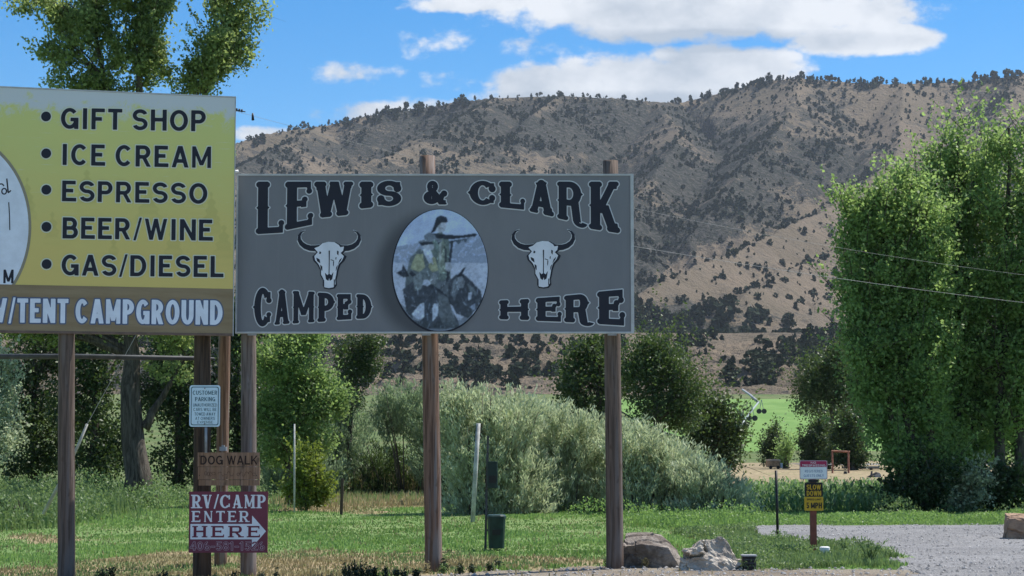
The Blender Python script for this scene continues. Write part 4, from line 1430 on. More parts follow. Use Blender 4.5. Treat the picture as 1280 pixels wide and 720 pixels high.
patch('tall_weeds', 26000, [(-60, 634), (120, 628), (250, 624), (440, 612), (530, 615), (640, 612), (920, 630), (940, 650), (780, 640), (560, 626), (330, 636), (150, 652), (-60, 660)], .16, .025, 'weed')
patch('tall_weeds', 16000, [(-80, 620), (130, 620), (140, 648), (60, 655), (-80, 660)], .32, .025, 'weed', tm=.3)
patch('seeding_grass', 16000, [(400, 602), (530, 602), (560, 619), (420, 619)], .55, .03, 'drygrass', tm=.45)
patch('seeding_grass', 5000, [(330, 622), (620, 618), (620, 630), (340, 640)], .14, .025, 'drygrass', tm=.6)
patch('tall_weeds', 22000, [(770, 634), (930, 640), (940, 655), (900, 662), (860, 668), (790, 655)], .13, .022, 'grass', tm=.5)
patch('drive_edge_weeds', 42000, [(838, 668), (900, 664), (945, 672), (1010, 684), (1105, 692), (1118, 712), (1000, 712), (925, 714), (880, 690)], .09, .018, 'weed', tm=.5)
patch('verge_grass', 26000, [(930, 648), (1300, 643), (1300, 656), (930, 657)], .055, .02, 'grass', tm=.55)

def leafy(name, n, poly_px, h, leaf, mt, tm=.5, s=1.2):
    pol = gpoly(poly_px)
    xs = [p[0] for p in pol]; ys = [p[1] for p in pol]
    x_, y_ = rng.uniform(min(xs), max(xs), n), rng.uniform(min(ys), max(ys), n)
    d = fbm(x_ * s + 3, y_ * s + 8, 4)
    wx = (fbm(x_ * .9, y_ * .9, 3) - .5) * 1.6
    k = in_poly(x_ + wx, y_ + wx * 2, pol) & (d > rng.uniform(.3, .5, n))
    x_, y_, d = x_[k], y_[k], d[k]
    hh = h * np.clip((d - .3) * 3.2, .15, 1.6)
    z_ = zg(x_, y_) + far_z(y_) + hh * rng.random(k.sum()) ** .6
    C_ = np.stack([x_, y_, z_], 1)
    tint = np.clip(rng.normal(tm, .2, len(C_)) + (d - .5) + (fbm(x_ * 6, y_ * 6, 2) - .5) * .8, 0, 1)
    V, Fq, _ = leaves(C_, leaf, leaf * .45, tint, axis=np.tile(np.array([0, 0, 1.0]), (len(C_), 1)), jit=1.0)
    tag(np_mesh(name, V, Fq, M[mt], None, {'tint': ('FACE', tint)}), kind='stuff')


leafy('weedy_ground_cover', 60000, [(-80, 622), (140, 622), (200, 626), (180, 640), (90, 654), (-80, 662)], .55, .08, 'weed', .3)
leafy('weedy_ground_cover', 42000, [(140, 620), (250, 618), (440, 604), (540, 606), (560, 618), (440, 619), (340, 626), (180, 644)], .35, .07, 'weed', .6)
leafy('weedy_ground_cover', 42000, [(560, 618), (780, 626), (930, 632), (950, 650), (905, 664), (850, 668), (780, 655), (700, 640), (560, 630)], .28, .06, 'grass', .45)
leafy('weedy_ground_cover', 36000, [(838, 668), (900, 664), (945, 672), (1010, 684), (1105, 692), (1118, 712), (1000, 712), (925, 714), (880, 690)], .15, .045, 'weed', .45)
leafy('weedy_ground_cover', 30000, [(930, 648), (1300, 643), (1300, 656), (930, 657)], .12, .05, 'grass', .5)
leafy('weedy_ground_cover', 26000, [(1090, 628), (1330, 628), (1330, 645), (1090, 646)], .35, .07, 'weed', .3)

# corn rows beyond the drive
def corn():
    Vs, Fs, Ts, off = [], [], [], 0
    for row in np.arange(44.6, 52, .7):
        for x in np.arange(4.8, 9.6, .14):
            x0, y0 = x + random.uniform(-.05, .05), row + random.uniform(-.06, .06)
            if 640 + x0 / y0 * F < 925: continue
            z0 = gz(x0, y0)
            near = row < 46.0
            h = (random.uniform(.3, .46) if near else random.uniform(.5, .68))
            for l_ in range(9):
                a = random.uniform(0, 6.28); zz = z0 + h * (.05 + .1 * l_)
                L = random.uniform(.2, .34); w_ = .028
                ca, sa = math.cos(a), math.sin(a)
                r_ = [(0, 0), (.35, .22), (.75, .22), (1.0, .02)]
                vs = []
                for (d_, u_) in r_:
                    ww = w_ * (1 - abs(d_ - .4)) * (0.15 if d_ == 1 else 1)
                    cx, cy, cz = x0 + ca * L * d_ * .8, y0 + sa * L * d_ * .8, zz + u_ * L * 1.6
                    vs += [(cx - sa * ww, cy + ca * ww, cz), (cx + sa * ww, cy - ca * ww, cz)]
                Vs += vs
                for j in range(3):
                    Fs.append((off + 2 * j, off + 2 * j + 1, off + 2 * j + 3, off + 2 * j + 2))
                    Ts.append(min(1, max(0, random.gauss(.6 if near else .4, .22))))
                off += 8
    return np_mesh('corn_crop', Vs, Fs, M['corn'], None, {'tint': ('FACE', np.array(Ts))})


tag(corn(), kind='stuff')

# loose stones on the drive and the shoulder
def stones():
    x_, y_ = scatter(9000, 540, 1320, 655, 722)
    rg_ = region(x_, y_)
    k = (rg_ == 2) | (rg_ == 1)
    x_, y_ = x_[k], y_[k]
    Vs, Fs, off = [], [], 0
    base = np.array([(1, 0, 0), (0, 1, 0), (-1, 0, 0), (0, -1, 0), (0, 0, 1), (0, 0, -.4)], float)
    fc = np.array([(0, 1, 4), (1, 2, 4), (2, 3, 4), (3, 0, 4), (1, 0, 5), (2, 1, 5), (3, 2, 5), (0, 3, 5)])
    z_ = zg(x_, y_)
    for i in range(len(x_)):
        s = random.choice((.008, .01, .012, .015, .02, .03)) * random.uniform(.7, 1.2)
        v = base * (s, s * random.uniform(.6, 1), s * .6) * rng.uniform(.7, 1.3, (6, 1))
        a = random.uniform(0, 6.28)
        v = np.stack([v[:, 0] * math.cos(a) - v[:, 1] * math.sin(a) + x_[i], v[:, 0] * math.sin(a) + v[:, 1] * math.cos(a) + y_[i], v[:, 2] + z_[i] + .012], 1)
        Vs.append(v); Fs.append(fc + off); off += 6
    o = np_mesh('loose_stones', np.concatenate(Vs), np.concatenate(Fs), flat_mat('pebble', (.32, .31, .30), .9, .3, 3.0), None)
    o['kind'] = 'stuff'


stones()


# single weeds in the foreground
def weed_plant(px, py, h, n, mt, label, name='weed_plant', group='dark weeds in the foreground', leaf=.05, spread=.35):
    g = G(px, py)
    b0 = (g.x, g.y, gz(g.x, g.y))
    root = empty(name, b0, label, 'weed', group)
    mb = MB()
    C_ = []
    for i in range(n):
        a = random.uniform(0, 6.28); L = h * random.uniform(.5, 1.1); sp = random.uniform(.1, spread) * L
        tip = Vector((math.cos(a) * sp, math.sin(a) * sp, L))
        mid = tip * .5 + Vector((0, 0, .1 * L))
        mb.tube([(0, 0, -.02), mid, tip], [.006, .005, .002], 4)
        for j in range(14):
            t = random.uniform(.15, 1.0)
            q = (tip * t) + Vector(rng.normal(size=3)) * .02
            C_.append(q)
    mb.build('stem', M[mt], root)
    C_ = np.array([tuple(c) for c in C_])
    tint = rng.random(len(C_))
    V, Fq, _ = leaves(C_, leaf, leaf * .4, tint)
    np_mesh('leaves', V, Fq, M[mt], root, {'tint': ('FACE', tint)})


wl_ = 'dark low weed among others along the near edge of the dry grass'
for px, py, h, n in ((122, 719, .18, 8), (140, 716, .22, 9), (195, 719, .14, 7), (205, 716, .16, 6), (292, 719, .12, 6), (345, 718, .10, 6), (430, 716, .16, 8), (445, 717, .26, 9), (468, 717, .14, 9), (482, 718, .16, 7), (436, 718, .2, 8), (452, 719, .2, 8), (460, 719, .16, 7), (495, 719, .12, 8), (520, 717, .10, 8), (575, 714, .12, 8), (590, 713, .08, 7), (130, 719, .2, 8), (160, 719, .12, 7), (505, 719, .10, 7), (555, 711, .16, 8), (612, 711, .09, 8), (622, 709, .11, 7)):
    where = ('just right of the far left post' if px < 180 else 'at the feet of the two sign holding posts' if px < 380 else 'in the clump left of the middle post' if px < 530 else 'between the middle post and the gravel shoulder')
    weed_plant(px, py, h, n, 'darkweed', 'dark low weed ' + where, group='dark weeds ' + where)
weed_plant(1088, 706, .34, 16, 'weed', 'bushy weed at the tip of the grass by the gravel drive', group=None, leaf=.06, spread=.7)
weed_plant(1055, 694, .26, 8, 'weed', 'thin upright weed right of the yellow speed sign', group=None, leaf=.05)
weed_plant(838, 707, .17, 7, 'drygrass', 'dry straw tuft in front of the dark flat topped boulder', group=None, leaf=.05)
for px_f, py_f in ((533, 712), (553, 713), (758, 709), (304, 717), (326, 717), (96, 719), (78, 719), (270, 719)):
    sd_ = {533: 'left foot of the middle post', 553: 'right foot of the middle post', 758: 'left foot of the right post', 304: 'left foot of the grey weathered post', 326: 'right foot of the grey weathered post', 96: 'right foot of the far left post', 78: 'left foot of the far left post', 270: 'right foot of the wide brown post'}[px_f]
    weed_plant(px_f, py_f, random.uniform(.06, .12), 7, random.choice(('drygrass', 'weed')), 'short ragged tuft of grass at the ' + sd_, name='grass_tuft', group=None, leaf=.04, spread=.6)
weed_plant(806, 710, .12, 7, 'drygrass', 'low straw tuft beside the foot of the right sign post', group=None, leaf=.05)

# ================================================================ SIGN POSTS
def post(name, label, mt, top, foot, r, group='wooden posts of the sign boards', sides=14):
    top, foot = Vector(top), Vector(foot)
    root = empty(name, foot, label, 'post', group)
    mb = MB()
    n = 12
    pts = [(foot - Vector((0, 0, .3))).lerp(top, i / n) - foot for i in range(n + 1)]
    mb.tube(pts, [r * (1.04 - .12 * i / n) for i in range(n + 1)], sides, wob=.025)
    mb.build('shaft', M[mt], root, True)
    return root


def foot_at(px, Y):
    x = (px - 640) / F * Y
    return (x, Y, gz(x, Y))


GY = 25.0
post('sign_post', 'weathered round wooden post at the far left under the yellow board', 'post', P(83, 290, 24.45), foot_at(88, 24.45), .104)
post('sign_post', 'wide brown post behind the blue parking sign', 'post_dark', P(253, 380, 25.08), foot_at(256, 25.08), .112)
post('sign_post', 'grey weathered post right of the parking sign holding the maroon sign', 'post_grey', P(311, 300, 25.2), foot_at(313.5, 25.2), .10)
post('sign_post', 'split round post below the oval picture with its top above the grey board', 'post_red', P(534, 195, 25.25), foot_at(543.5, 25.25), .108)
post('sign_post', 'reddish brown post at the right end of the grey board', 'post', P(763, 201, 25.25), foot_at(768, 25.25), .105)
tp = post('tall_post', 'tall thin orange edged post standing behind the gap between the boards', 'post_red', P(286, 130, 27.5), (P(277, 560, 27.5).x, 27.5, gz(-4, 27.5)), .085, group=None)

# ================================================================ THE GREY BOARD
def bx_(px):
    return (px - 543) / 100.0 * 1.0


def bz_(py):
    return (550 - py) / 100.0


gb = empty('grey_sign_board', ((543 - 640) / 100.0, GY, CAMH), 'long grey board reading LEWIS & CLARK CAMPED HERE with oval picture and two skulls', 'sign')
m, nt, b = mat('grey_print', 0.5, 0.35)
t = nt.n('ShaderNodeTexCoord').outputs['Object']
# printed soft dark halo to the left of and below the oval (part of the artwork)
s_ = nt.n('ShaderNodeSeparateXYZ')
nt.link(t, s_.inputs[0])
a_ = nt.math('DIVIDE', nt.math('SUBTRACT', s_.outputs[0], bx_(536)), .78)
c_ = nt.math('DIVIDE', nt.math('SUBTRACT', s_.outputs[2], bz_(345)), .92)
rr = nt.math('SQRT', nt.math('ADD', nt.math('MULTIPLY', a_, a_), nt.math('MULTIPLY', c_, c_)))
halo = nt.ramp(rr, 1.0, 0.72)
f = nt.noise(nt.mapping(t, scale=(1.2, 1, .5)), 2.0, 5, .6)
base_c = nt.mix(nt.ramp(f, .3, .7), (0.185, 0.188, 0.205), (0.205, 0.208, 0.225))
fs = nt.noise(nt.mapping(t, scale=(18, 1, .6)), 1.0, 4, .6)
base_c = nt.mix(nt.math('MULTIPLY', nt.ramp(fs, .55, .75), .18), base_c, (.25, .26, .27))
nt.link(nt.mix(nt.math('MULTIPLY', halo, .8), base_c, (0.055, 0.058, 0.068)), b.inputs['Base Color'])
X0, X1, Z0, Z1 = bx_(293.5), bx_(793), bz_(417), bz_(216)
box_panel('panel', X0 + .02, X1 - .02, Z0 + .02, Z1 - .02, 0, .09, m, gb)
tr_ = MB()
for (xa, xb, za, zb) in ((X0, X1, Z1 - .022, Z1), (X0, X1, Z0, Z0 + .022), (X0, X0 + .022, Z0 + .0225, Z1 - .0225), (X1 - .04, X1, Z0 + .0225, Z1 - .0225)):
    q = box_panel('frame_rail', xa, xb, za, zb, -.012, .10, M['trim'], gb)
for px in (309, 527, 760):
    box_panel('bracket', bx_(px), bx_(px + 11), Z0 - .025, Z0 + .0, -.0, .04, M['steel'], gb)

WEST = [('L', 319, 352, 226, 226, 292, 290), ('E', 355.5, 388.5, 226, 226, 287, 280), ('W', 392, 441, 226, 226, 272, 267), ('I', 447.5, 466, 226, 226, 260, 258), ('S', 470.5, 500.5, 225, 225, 257, 256),
        ('&', 529, 556.5, 225, 225, 254, 254), ('C', 587, 619, 225, 225, 254, 256), ('L', 624.5, 655, 226, 226, 258, 261), ('A', 661.5, 692, 226, 226, 263, 270), ('R', 697.5, 729, 226, 226, 272, 279), ('K', 737.5, 775, 226, 226, 285, 291),
        ('C', 317.5, 338.5, 359, 361, 409, 407), ('A', 342.5, 361, 363, 364, 406, 404.5), ('M', 365, 393, 364, 365, 404.5, 402.5), ('P', 397, 417.5, 366, 367, 402.5, 401), ('E', 421, 438.5, 368, 368, 400, 399), ('D', 445.5, 463.5, 368, 369, 398.5, 398),
        ('H', 624.5, 661, 376, 374, 399, 400), ('E', 670.5, 701, 373, 371, 401, 402), ('R', 706, 737, 370, 367, 402.5, 404), ('E', 747.5, 780, 365, 362, 405, 407)]
wg = []
for ch, a, c2, ta, tb, ba, bb in WEST:
    W_, H_ = (c2 - a) / 100., ((ba + bb) - (ta + tb)) / 200.
    t_w = min(.135, W_ * .36, H_ * .40 if H_ > .5 else H_ * .33) if ch not in 'IM&SWRAPK' else (.12 if ch == 'I' else (W_ * .34 if ch in '&SP' else (W_ * .30 if ch in 'RAK' else W_ * .235)))
    ps = glyph(ch, W_, H_, t_w, min(.07, H_ * (.17 if ch != 'H' else .24)), 'west')

    def wp(x, y, a=a, W_=W_, H_=H_, ta=ta, tb=tb, ba=ba, bb=bb):
        u = x / W_
        top, bot = ta + (tb - ta) * u, ba + (bb - ba) * u
        return (bx_(a) + x, bz_(bot + (top - bot) * (y / H_)))
    wg.append([[wp(x, y) for x, y in p] for p in ps])
for nm, gs in (('lettering', wg[:5]), ('lettering', wg[5:6]), ('lettering', wg[6:11]), ('lettering', wg[11:17]), ('lettering', wg[17:])):
    o = layer(nm, gs, .0065, .017, -.003, INK['rim'], gb)
    o2 = layer('letter_fill', gs, .0065, .0035, -.006, INK['navy'], o)


def skull(cx, cy):
    k = .01

    def T_(pts):
        return [(bx_(cx + x), bz_(cy + y)) for x, y in pts]

    def horn(sx, k0=1.0, dxy=(0, 0)):
        cl = [(11, -12.5), (17, -12), (24, -12.2), (30, -14.2), (35, -18), (37.8, -23), (37.6, -28), (35, -32), (31, -34.2)]
        wd = [7.5, 7.2, 6.6, 6.0, 5.2, 4.2, 3.0, 1.8, .3]
        up, dn_ = [], []
        for i in range(len(cl)):
            a, b2 = cl[max(i - 1, 0)], cl[min(i + 1, len(cl) - 1)]
            tx, ty = b2[0] - a[0], b2[1] - a[1]
            L_ = math.hypot(tx, ty)
            nx, ny = -ty / L_, tx / L_
            w2 = wd[i] / 2 * k0
            up.append((sx * (cl[i][0] + nx * w2 + dxy[0]), cl[i][1] + ny * w2 + dxy[1]))
            dn_.append((sx * (cl[i][0] - nx * w2 + dxy[0]), cl[i][1] - ny * w2 + dxy[1]))
        return T_(up + dn_[::-1])
    blackp = []
    for s in (-1, 1):
        blackp.append(horn(s))
    sk = [(-1, -20), (6, -19.5), (11, -16), (13, -13), (17, -14), (16, -9), (13, -6), (17, -2), (15, 3), (11, 8), (9, 15), (8, 22), (7, 27), (7.5, 33), (5, 37), (0, 38), (-5, 37), (-6.5, 33), (-6, 27), (-9, 21), (-9, 15), (-12, 8), (-16, 3), (-17, -2), (-13, -7), (-17, -12), (-12, -14), (-8, -18)]
    sk = [(x * 1.08, y) for x, y in sk]
    blackp.append(T_([(x * 1.16 + .5, y * 1.03 + .5) for x, y in sk]))
    lightp = [horn(s, 1.0, (.6, 1.5)) for s in (-1, 1)] + [horn(s, .9, (-1.0, -.9)) for s in (-1, 1)]
    o = layer('skull_picture', [lightp], .0045, .002, -.003, INK['rim'], gb)
    layer('skull_shadow', [blackp], .0045, .002, -.0045, INK['navy'], o)
    layer('skull_bone', [[T_(sk)]], .0045, .002, -.006, INK['bone'], o)
    det = [T_([(-.6, -9), (.9, -9), (.7, 5), (.6, 20), (-.4, 20), (-.2, 4)]), T_([(-5, 19), (-2, 22), (0, 20), (3, 22), (5.5, 18), (4, 27), (1.2, 29), (.4, 25), (-.8, 29), (-3.6, 27)]),
           T_([(-16, 0), (-12, 2), (-11, 7), (-15, 4)]), T_([(16, 0), (13, 3), (11.5, 8), (15, 3)]), T_([(-11, 9), (-8.5, 11), (-8.5, 17), (-10.5, 13)]), T_([(11, 9), (9, 12), (8.5, 17), (10, 13)]),
           T_([(-12, -8), (-10, -7), (-10.5, -5), (-12.5, -5)]), T_([(10, -9), (12, -8), (11.5, -3), (10, -5)]), T_([(2, 2), (6, 3.4), (6, 4), (2, 2.8)]), T_([(-7.5, 28), (-6, 28), (-6, 36), (-7.3, 35)]), T_([(6.3, 27), (7.4, 28), (7.2, 36), (6.2, 35)]),
           T_([(8, 0), (9.2, -1), (9, 2), (8.3, 2.5)]), T_([(5.2, 4), (6.2, 5), (5.6, 11), (5, 9)])]
    layer('skull_marks', [[p] for p in det], .0035, .001, -.0075, INK['navy'], o)
    return o


skull(410.5, 322)
skull(679.3, 321)


# the oval picture: a plain monochrome drawing of three frontier figures, as coloured print on its own sheet
def oval_picture():
    cx, cy, rx, ry = 550, 337.5, 59.5, 76.5
    n = 150
    gx = np.linspace(-1, 1, n); gyv = np.linspace(-1, 1, 190)
    X, Y = np.meshgrid(gx, gyv)
    px, py = cx + X * rx, cy - Y * ry
    C_ = np.zeros(X.shape + (3,))
    nz = fbm(px / 9., py / 9., 5)
    nz2 = fbm(px / 3. + 9, py / 3., 4)
    skyc = np.array((.42, .50, .66)); haze_ = np.array((.34, .39, .49)); pale = np.array((.44, .49, .59))
    C_[:] = skyc

    def put(mask, c, a=1.0):
        C_[mask] = C_[mask] * (1 - a) + np.array(c) * a
    hill1 = py > 300 + 10 * fbm(px / 20., px * 0, 3) - .1 * (px - 490)
    put(hill1 & (nz > .46), (.24, .28, .35), .8)
    put(hill1 & (nz <= .42), haze_)
    put(py > 326 + 5 * nz, pale)
    put((py > 326 + 5 * nz) & (nz2 > .60), (.26, .31, .40), .5)

    def poly(pts, c, tex=.55, thr=.5, a=1.0):
        m_ = in_poly(px, py, pts)
        sh = .55 + .95 * nz2
        C_[m_] = (np.array(c) * sh[m_][:, None]) * a + C_[m_] * (1 - a)
    dark = (.05, .06, .08); mid = (.10, .125, .16); lt = (.42, .48, .58); buff = (.30, .325, .25); skin = (.36, .40, .46)
    # standing figure: trousers, coat, head, fur cap, outstretched arm with long gun
    poly([(541, 395), (537, 350), (545, 325), (562, 330), (564, 360), (560, 400)], (.15, .175, .205))
    poly([(538, 340), (533, 300), (540, 292), (552, 290), (561, 300), (563, 345), (552, 352)], (.16, .20, .20))
    poly([(545, 300), (550, 296), (557, 306), (559, 340), (549, 342)], (.22, .26, .24))
    poly([(548, 303), (551, 301), (552, 320), (549, 330)], (.33, .37, .38))
    poly([(555, 306), (558, 312), (558, 330), (556, 330)], (.07, .085, .10))
    poly([(544, 276), (556, 276), (558, 281), (556, 288), (549, 291), (543, 288)], skin)
    poly([(543, 278), (545, 271), (551, 268.5), (558, 271), (559.5, 277), (551, 278), (547, 282), (543, 289), (538, 291), (541, 284)], dark)
    poly([(530, 294), (540, 291), (560, 293), (575, 294), (592, 291.5), (597, 292), (594, 295), (578, 297), (562, 299), (552, 298), (530, 297)], dark)
    poly([(560, 301), (586, 297), (582, 303), (577, 300), (573, 305), (569, 301), (563, 305)], mid)
    poly([(564, 300), (566.5, 301), (563, 330), (560.5, 352), (557, 352), (560, 326)], dark)
    poly([(556, 328), (563, 328), (565, 335), (561, 340), (556, 337)], skin)
    # figure in front: broad hat, buckskin coat, long gun across the knees
    poly([(505, 372), (507, 345), (512, 322), (523, 311), (537, 312), (546, 326), (549, 345), (544, 362), (530, 372), (512, 378)], (.15, .18, .20))
    poly([(514, 330), (520, 317), (528, 317), (531, 334), (524, 340), (513, 336)], buff)
    poly([(538, 318), (544, 323), (548, 338), (540, 340), (535, 334)], buff)
    poly([(528, 312), (536, 308), (541, 320), (537, 330), (532, 322)], lt)
    poly([(529, 301), (541, 301), (544, 306), (541, 312), (533, 313), (528, 308)], skin)
    poly([(522, 301.5), (530, 299), (531, 293), (536, 290), (542, 292), (545, 297), (553, 300), (549, 304), (536, 303), (526, 306)], (.20, .235, .28))
    poly([(523, 303), (531, 302), (550, 302.5), (548, 305), (536, 305), (527, 307)], dark)
    poly([(530, 313), (535, 311), (539, 318), (541, 330), (536, 326)], lt)
    poly([(540, 301), (545, 299), (549, 310), (547, 316), (543, 310)], (.20, .26, .26))
    poly([(495, 341), (502, 337), (503, 330), (508, 338), (512, 345), (504, 347)], dark)
    poly([(514, 338), (522, 345), (550, 362), (575, 385), (573, 388), (545, 367), (520, 351), (511, 342)], dark)
    poly([(525, 351), (534, 349), (539, 354), (533, 359), (526, 357)], lt)
    poly([(503, 362), (515, 352), (535, 358), (556, 368), (566, 390), (572, 400), (575, 410), (525, 412), (508, 390)], (.085, .10, .125))
    poly([(548, 366), (560, 372), (568, 398), (574, 408), (556, 412), (548, 392)], (.15, .175, .20))
    poly([(516, 346), (524, 340), (530, 348), (526, 362), (518, 364)], (.20, .235, .26))
    poly([(540, 340), (546, 344), (543, 356), (536, 352)], (.21, .24, .27))
    poly([(515, 392), (525, 380), (531, 378), (530, 396), (524, 402), (516, 400)], lt)
    poly([(542, 380), (548, 379), (547, 394), (541, 402), (539, 392)], lt)
    poly([(530, 378), (541, 378), (540, 406), (530, 408)], (.09, .11, .14))
    # third figure sitting behind on the right with a feather
    poly([(561, 352), (570, 343), (580, 343), (590, 352), (601, 364), (603, 376), (596, 386), (585, 398), (570, 392), (560, 372)], (.085, .10, .125))
    poly([(566, 352), (571, 346), (573, 362), (568, 376), (563, 366)], (.17, .20, .235))
    poly([(583, 354), (592, 360), (596, 370), (588, 366)], (.16, .19, .22))
    poly([(571, 344), (575, 340), (580, 343), (581, 348), (576, 346), (571, 352)], dark)
    poly([(571, 347), (577, 345), (581, 352), (579, 360), (573, 360)], (.22, .25, .29))
    poly([(574, 341), (580, 334), (582, 334), (578, 342)], dark)
    poly([(585, 366), (590, 365), (589, 374), (585, 376)], lt)
    poly([(587, 384), (598, 376), (601, 380), (592, 388)], (.28, .33, .42))
    poly([(594, 375), (600, 372), (598, 390), (594, 386)], (.12, .14, .17))
    poly([(490, 372), (506, 384), (520, 398), (545, 405), (575, 400), (592, 386), (590, 400), (560, 416), (520, 412), (495, 392)], (.09, .11, .13), a=.6)
    # strokes of folds, fringes and highlights
    rs = np.random.default_rng(5)
    for _ in range(260):
        ax_, ay_ = rs.uniform(496, 604), rs.uniform(296, 412)
        an, ln = rs.normal(1.4, .45), rs.uniform(2, 9)
        q = in_poly(px, py, seg_poly(ax_, ay_, ax_ + math.cos(an) * ln, ay_ + math.sin(an) * ln, rs.uniform(.45, 1.1)))
        lum = C_.mean(-1)
        q &= lum < .26
        C_[q] = C_[q] * (rs.choice((.5, 1.6, 2.4))) + .012
    for _ in range(2):
        C_[1:-1, 1:-1] = (C_[1:-1, 1:-1] * 4 + C_[:-2, 1:-1] + C_[2:, 1:-1] + C_[1:-1, :-2] + C_[1:-1, 2:]) / 8
    gr = rs.random(C_.shape[:2])
    C_ *= (.72 + .4 * nz + .16 * gr)[..., None]
    C_ = np.clip((C_ / .3) ** 1.35 * .31, .012, .85)
    ok = X ** 2 + Y ** 2 <= 1.0
    # pull border vertices onto the ellipse
    rr_ = np.sqrt(X ** 2 + Y ** 2)
    i = np.arange(X.size).reshape(X.shape)
    cell = (rr_[:-1, :-1] < 1.012) & (rr_[:-1, 1:] < 1.012) & (rr_[1:, 1:] < 1.012) & (rr_[1:, :-1] < 1.012)
    Fq = np.stack([i[:-1, :-1][cell], i[:-1, 1:][cell], i[1:, 1:][cell], i[1:, :-1][cell]], 1)
    sc_ = np.where(rr_ > 1, 1 / np.maximum(rr_, 1e-6), 1)
    V = np.stack([(bx_(cx) + X * sc_ * rx / 100).ravel(), np.full(X.size, -.0065), (bz_(cy) + Y * sc_ * ry / 100).ravel()], 1)
    m_, nt_, b_ = mat('oval_print', .5, .3)
    nt_.link(nt_.n('ShaderNodeAttribute', attribute_name='ink').outputs['Color'], b_.inputs['Base Color'])
    col4 = np.concatenate([C_.reshape(-1, 3), np.ones((X.size, 1))], 1)
    u, inv = np.unique(Fq.ravel(), return_inverse=True)
    o = np_mesh('oval_picture', V[u], inv.reshape(-1, 4), m_, gb, {'ink': ('POINT', col4[u])})
    o['label'] = 'oval grey picture of three frontier figures'
    layer('oval_edge', [[disc(bx_(cx - .4), bz_(cy + .8), (rx + 1.3) / 100, (ry + 1.6) / 100, 72)]], .01, 0, -.003, INK['navy'], o)


oval_picture()

# ================================================================ THE YELLOW BOARD (turned a little, its left end nearer)
YAW = math.atan2(.78, 2.9)
YR = 24.85
yb = empty('yellow_sign_board', ((291.5 - 640) / F * YR, YR, CAMH), 'faded yellow board listing GIFT SHOP, ICE CREAM and ESPRESSO above a brown campground strip', 'sign')
yb.rotation_euler.z = YAW   # local x runs from right end (0) to the left (negative)
cyw, syw = math.cos(YAW), math.sin(YAW)


def yx(px):
    """local x on the yellow board of a point seen at column px (measured once, at its foot line)"""
    u = (px - 640) / F
    # world: x = ox + lx*cos, y = YR + lx*sin ; x/y = u
    ox = (291.5 - 640) / F * YR
    return (u * YR - ox) / (cyw - u * syw)


def yz(px, py):
    lx = yx(px)
    Y = YR + lx * syw
    return (550 - py) / F * Y


def warpY(x, y):
    """photograph column,row (row counted upwards from 720) -> board plane"""
    return (yx(x), yz(x, 720 - y))


YL = yx(-170)
zb, zt, zs = yz(290, 420), yz(283, 119), yz(283, 361)
m, nt, b = mat('yellow_print', 0.5, 0.35)
t = nt.n('ShaderNodeTexCoord').outputs['Object']
s_ = nt.n('ShaderNodeSeparateXYZ')
nt.link(t, s_.inputs[0])
zr = nt.math('DIVIDE', nt.math('SUBTRACT', s_.outputs[2], zs), zt - zs)
f1 = nt.noise(nt.mapping(t, scale=(.7, 1, 2.2)), 2.0, 5, .6)
zj = nt.math('ADD', zr, nt.math('MULTIPLY', nt.math('SUBTRACT', f1, .5), .35))
c = nt.mix(nt.ramp(zj, 0.0, .95), (0.72, 0.57, 0.18), (0.66, 0.67, 0.235))
# faded spruce silhouettes printed in the background
sp = None
for px, hh, ww in ((30, .5, .16), (62, .35, .12), (105, .45, .16), (140, .30, .10), (183, .5, .2), (215, .45, .16), (245, .3, .12), (262, .6, .2), (278, .45, .18)):
    zb0 = (hash((px, 3)) % 5) * .22 + .1
    ax = nt.math('ABSOLUTE', nt.math('SUBTRACT', nt.math('ADD', s_.outputs[0], nt.math('MULTIPLY', nt.math('SUBTRACT', f1, .5), .06)), yx(px)))
    up = nt.math('SUBTRACT', nt.math('ADD', zs + zb0 + hh * 1.2, nt.math('MULTIPLY', nt.math('SINE', nt.math('MULTIPLY', s_.outputs[2], 60)), .05)), s_.outputs[2])
    v_ = nt.ramp(nt.math('SUBTRACT', nt.math('MULTIPLY', up, ww * .5 / (hh * .6)), ax), 0, .03)
    v_ = nt.math('MULTIPLY', v_, nt.ramp(up, hh * 1.4, hh * .5))
    sp = v_ if sp is None else nt.math('MAXIMUM', sp, v_)
c = nt.mix(nt.math('MULTIPLY', sp, .28), c, (0.40, 0.37, 0.10))
n4 = nt.noise(nt.mapping(t, scale=(2.4, 1, 2.6)), 2.2, 6, .7, .5)
fade = nt.math('ADD', nt.ramp(zr, .80, 1.04), nt.math('MULTIPLY', nt.math('SUBTRACT', n4, .5), 2.6), clamp=True)
fade = nt.math('MULTIPLY', nt.ramp(fade, .12, .6), nt.ramp(zr, .78, .93))
c = nt.mix(nt.math('MULTIPLY', fade, .85), c, (0.62, 0.66, 0.76))
st = nt.noise(nt.mapping(t, scale=(.8, 1, 9)), 4.0, 4, .6)
c = nt.mix(nt.math('MULTIPLY', nt.math('MULTIPLY', nt.ramp(st, .60, .70), nt.ramp(zr, .2, .6)), .35), c, (0.72, 0.70, 0.55))
nt.link(c, b.inputs['Base Color'])
box_panel('panel', YL, -.012, zs, zt, 0, .08, m, yb)
mb_, ntb, bb_ = mat('brown_strip_print', .5, .3)
tb_ = ntb.n('ShaderNodeTexCoord').outputs['Object']
fb = ntb.noise(ntb.mapping(tb_, scale=(.5, 1, 4)), 2.0, 5, .6)
ntb.link(ntb.mix(ntb.ramp(fb, .35, .65), (0.25, 0.18, 0.10), (0.31, 0.235, 0.14)), bb_.inputs['Base Color'])
box_panel('bottom_strip', YL, -.012, zb + .03, zs - .001, -.002, .08, mb_, yb)
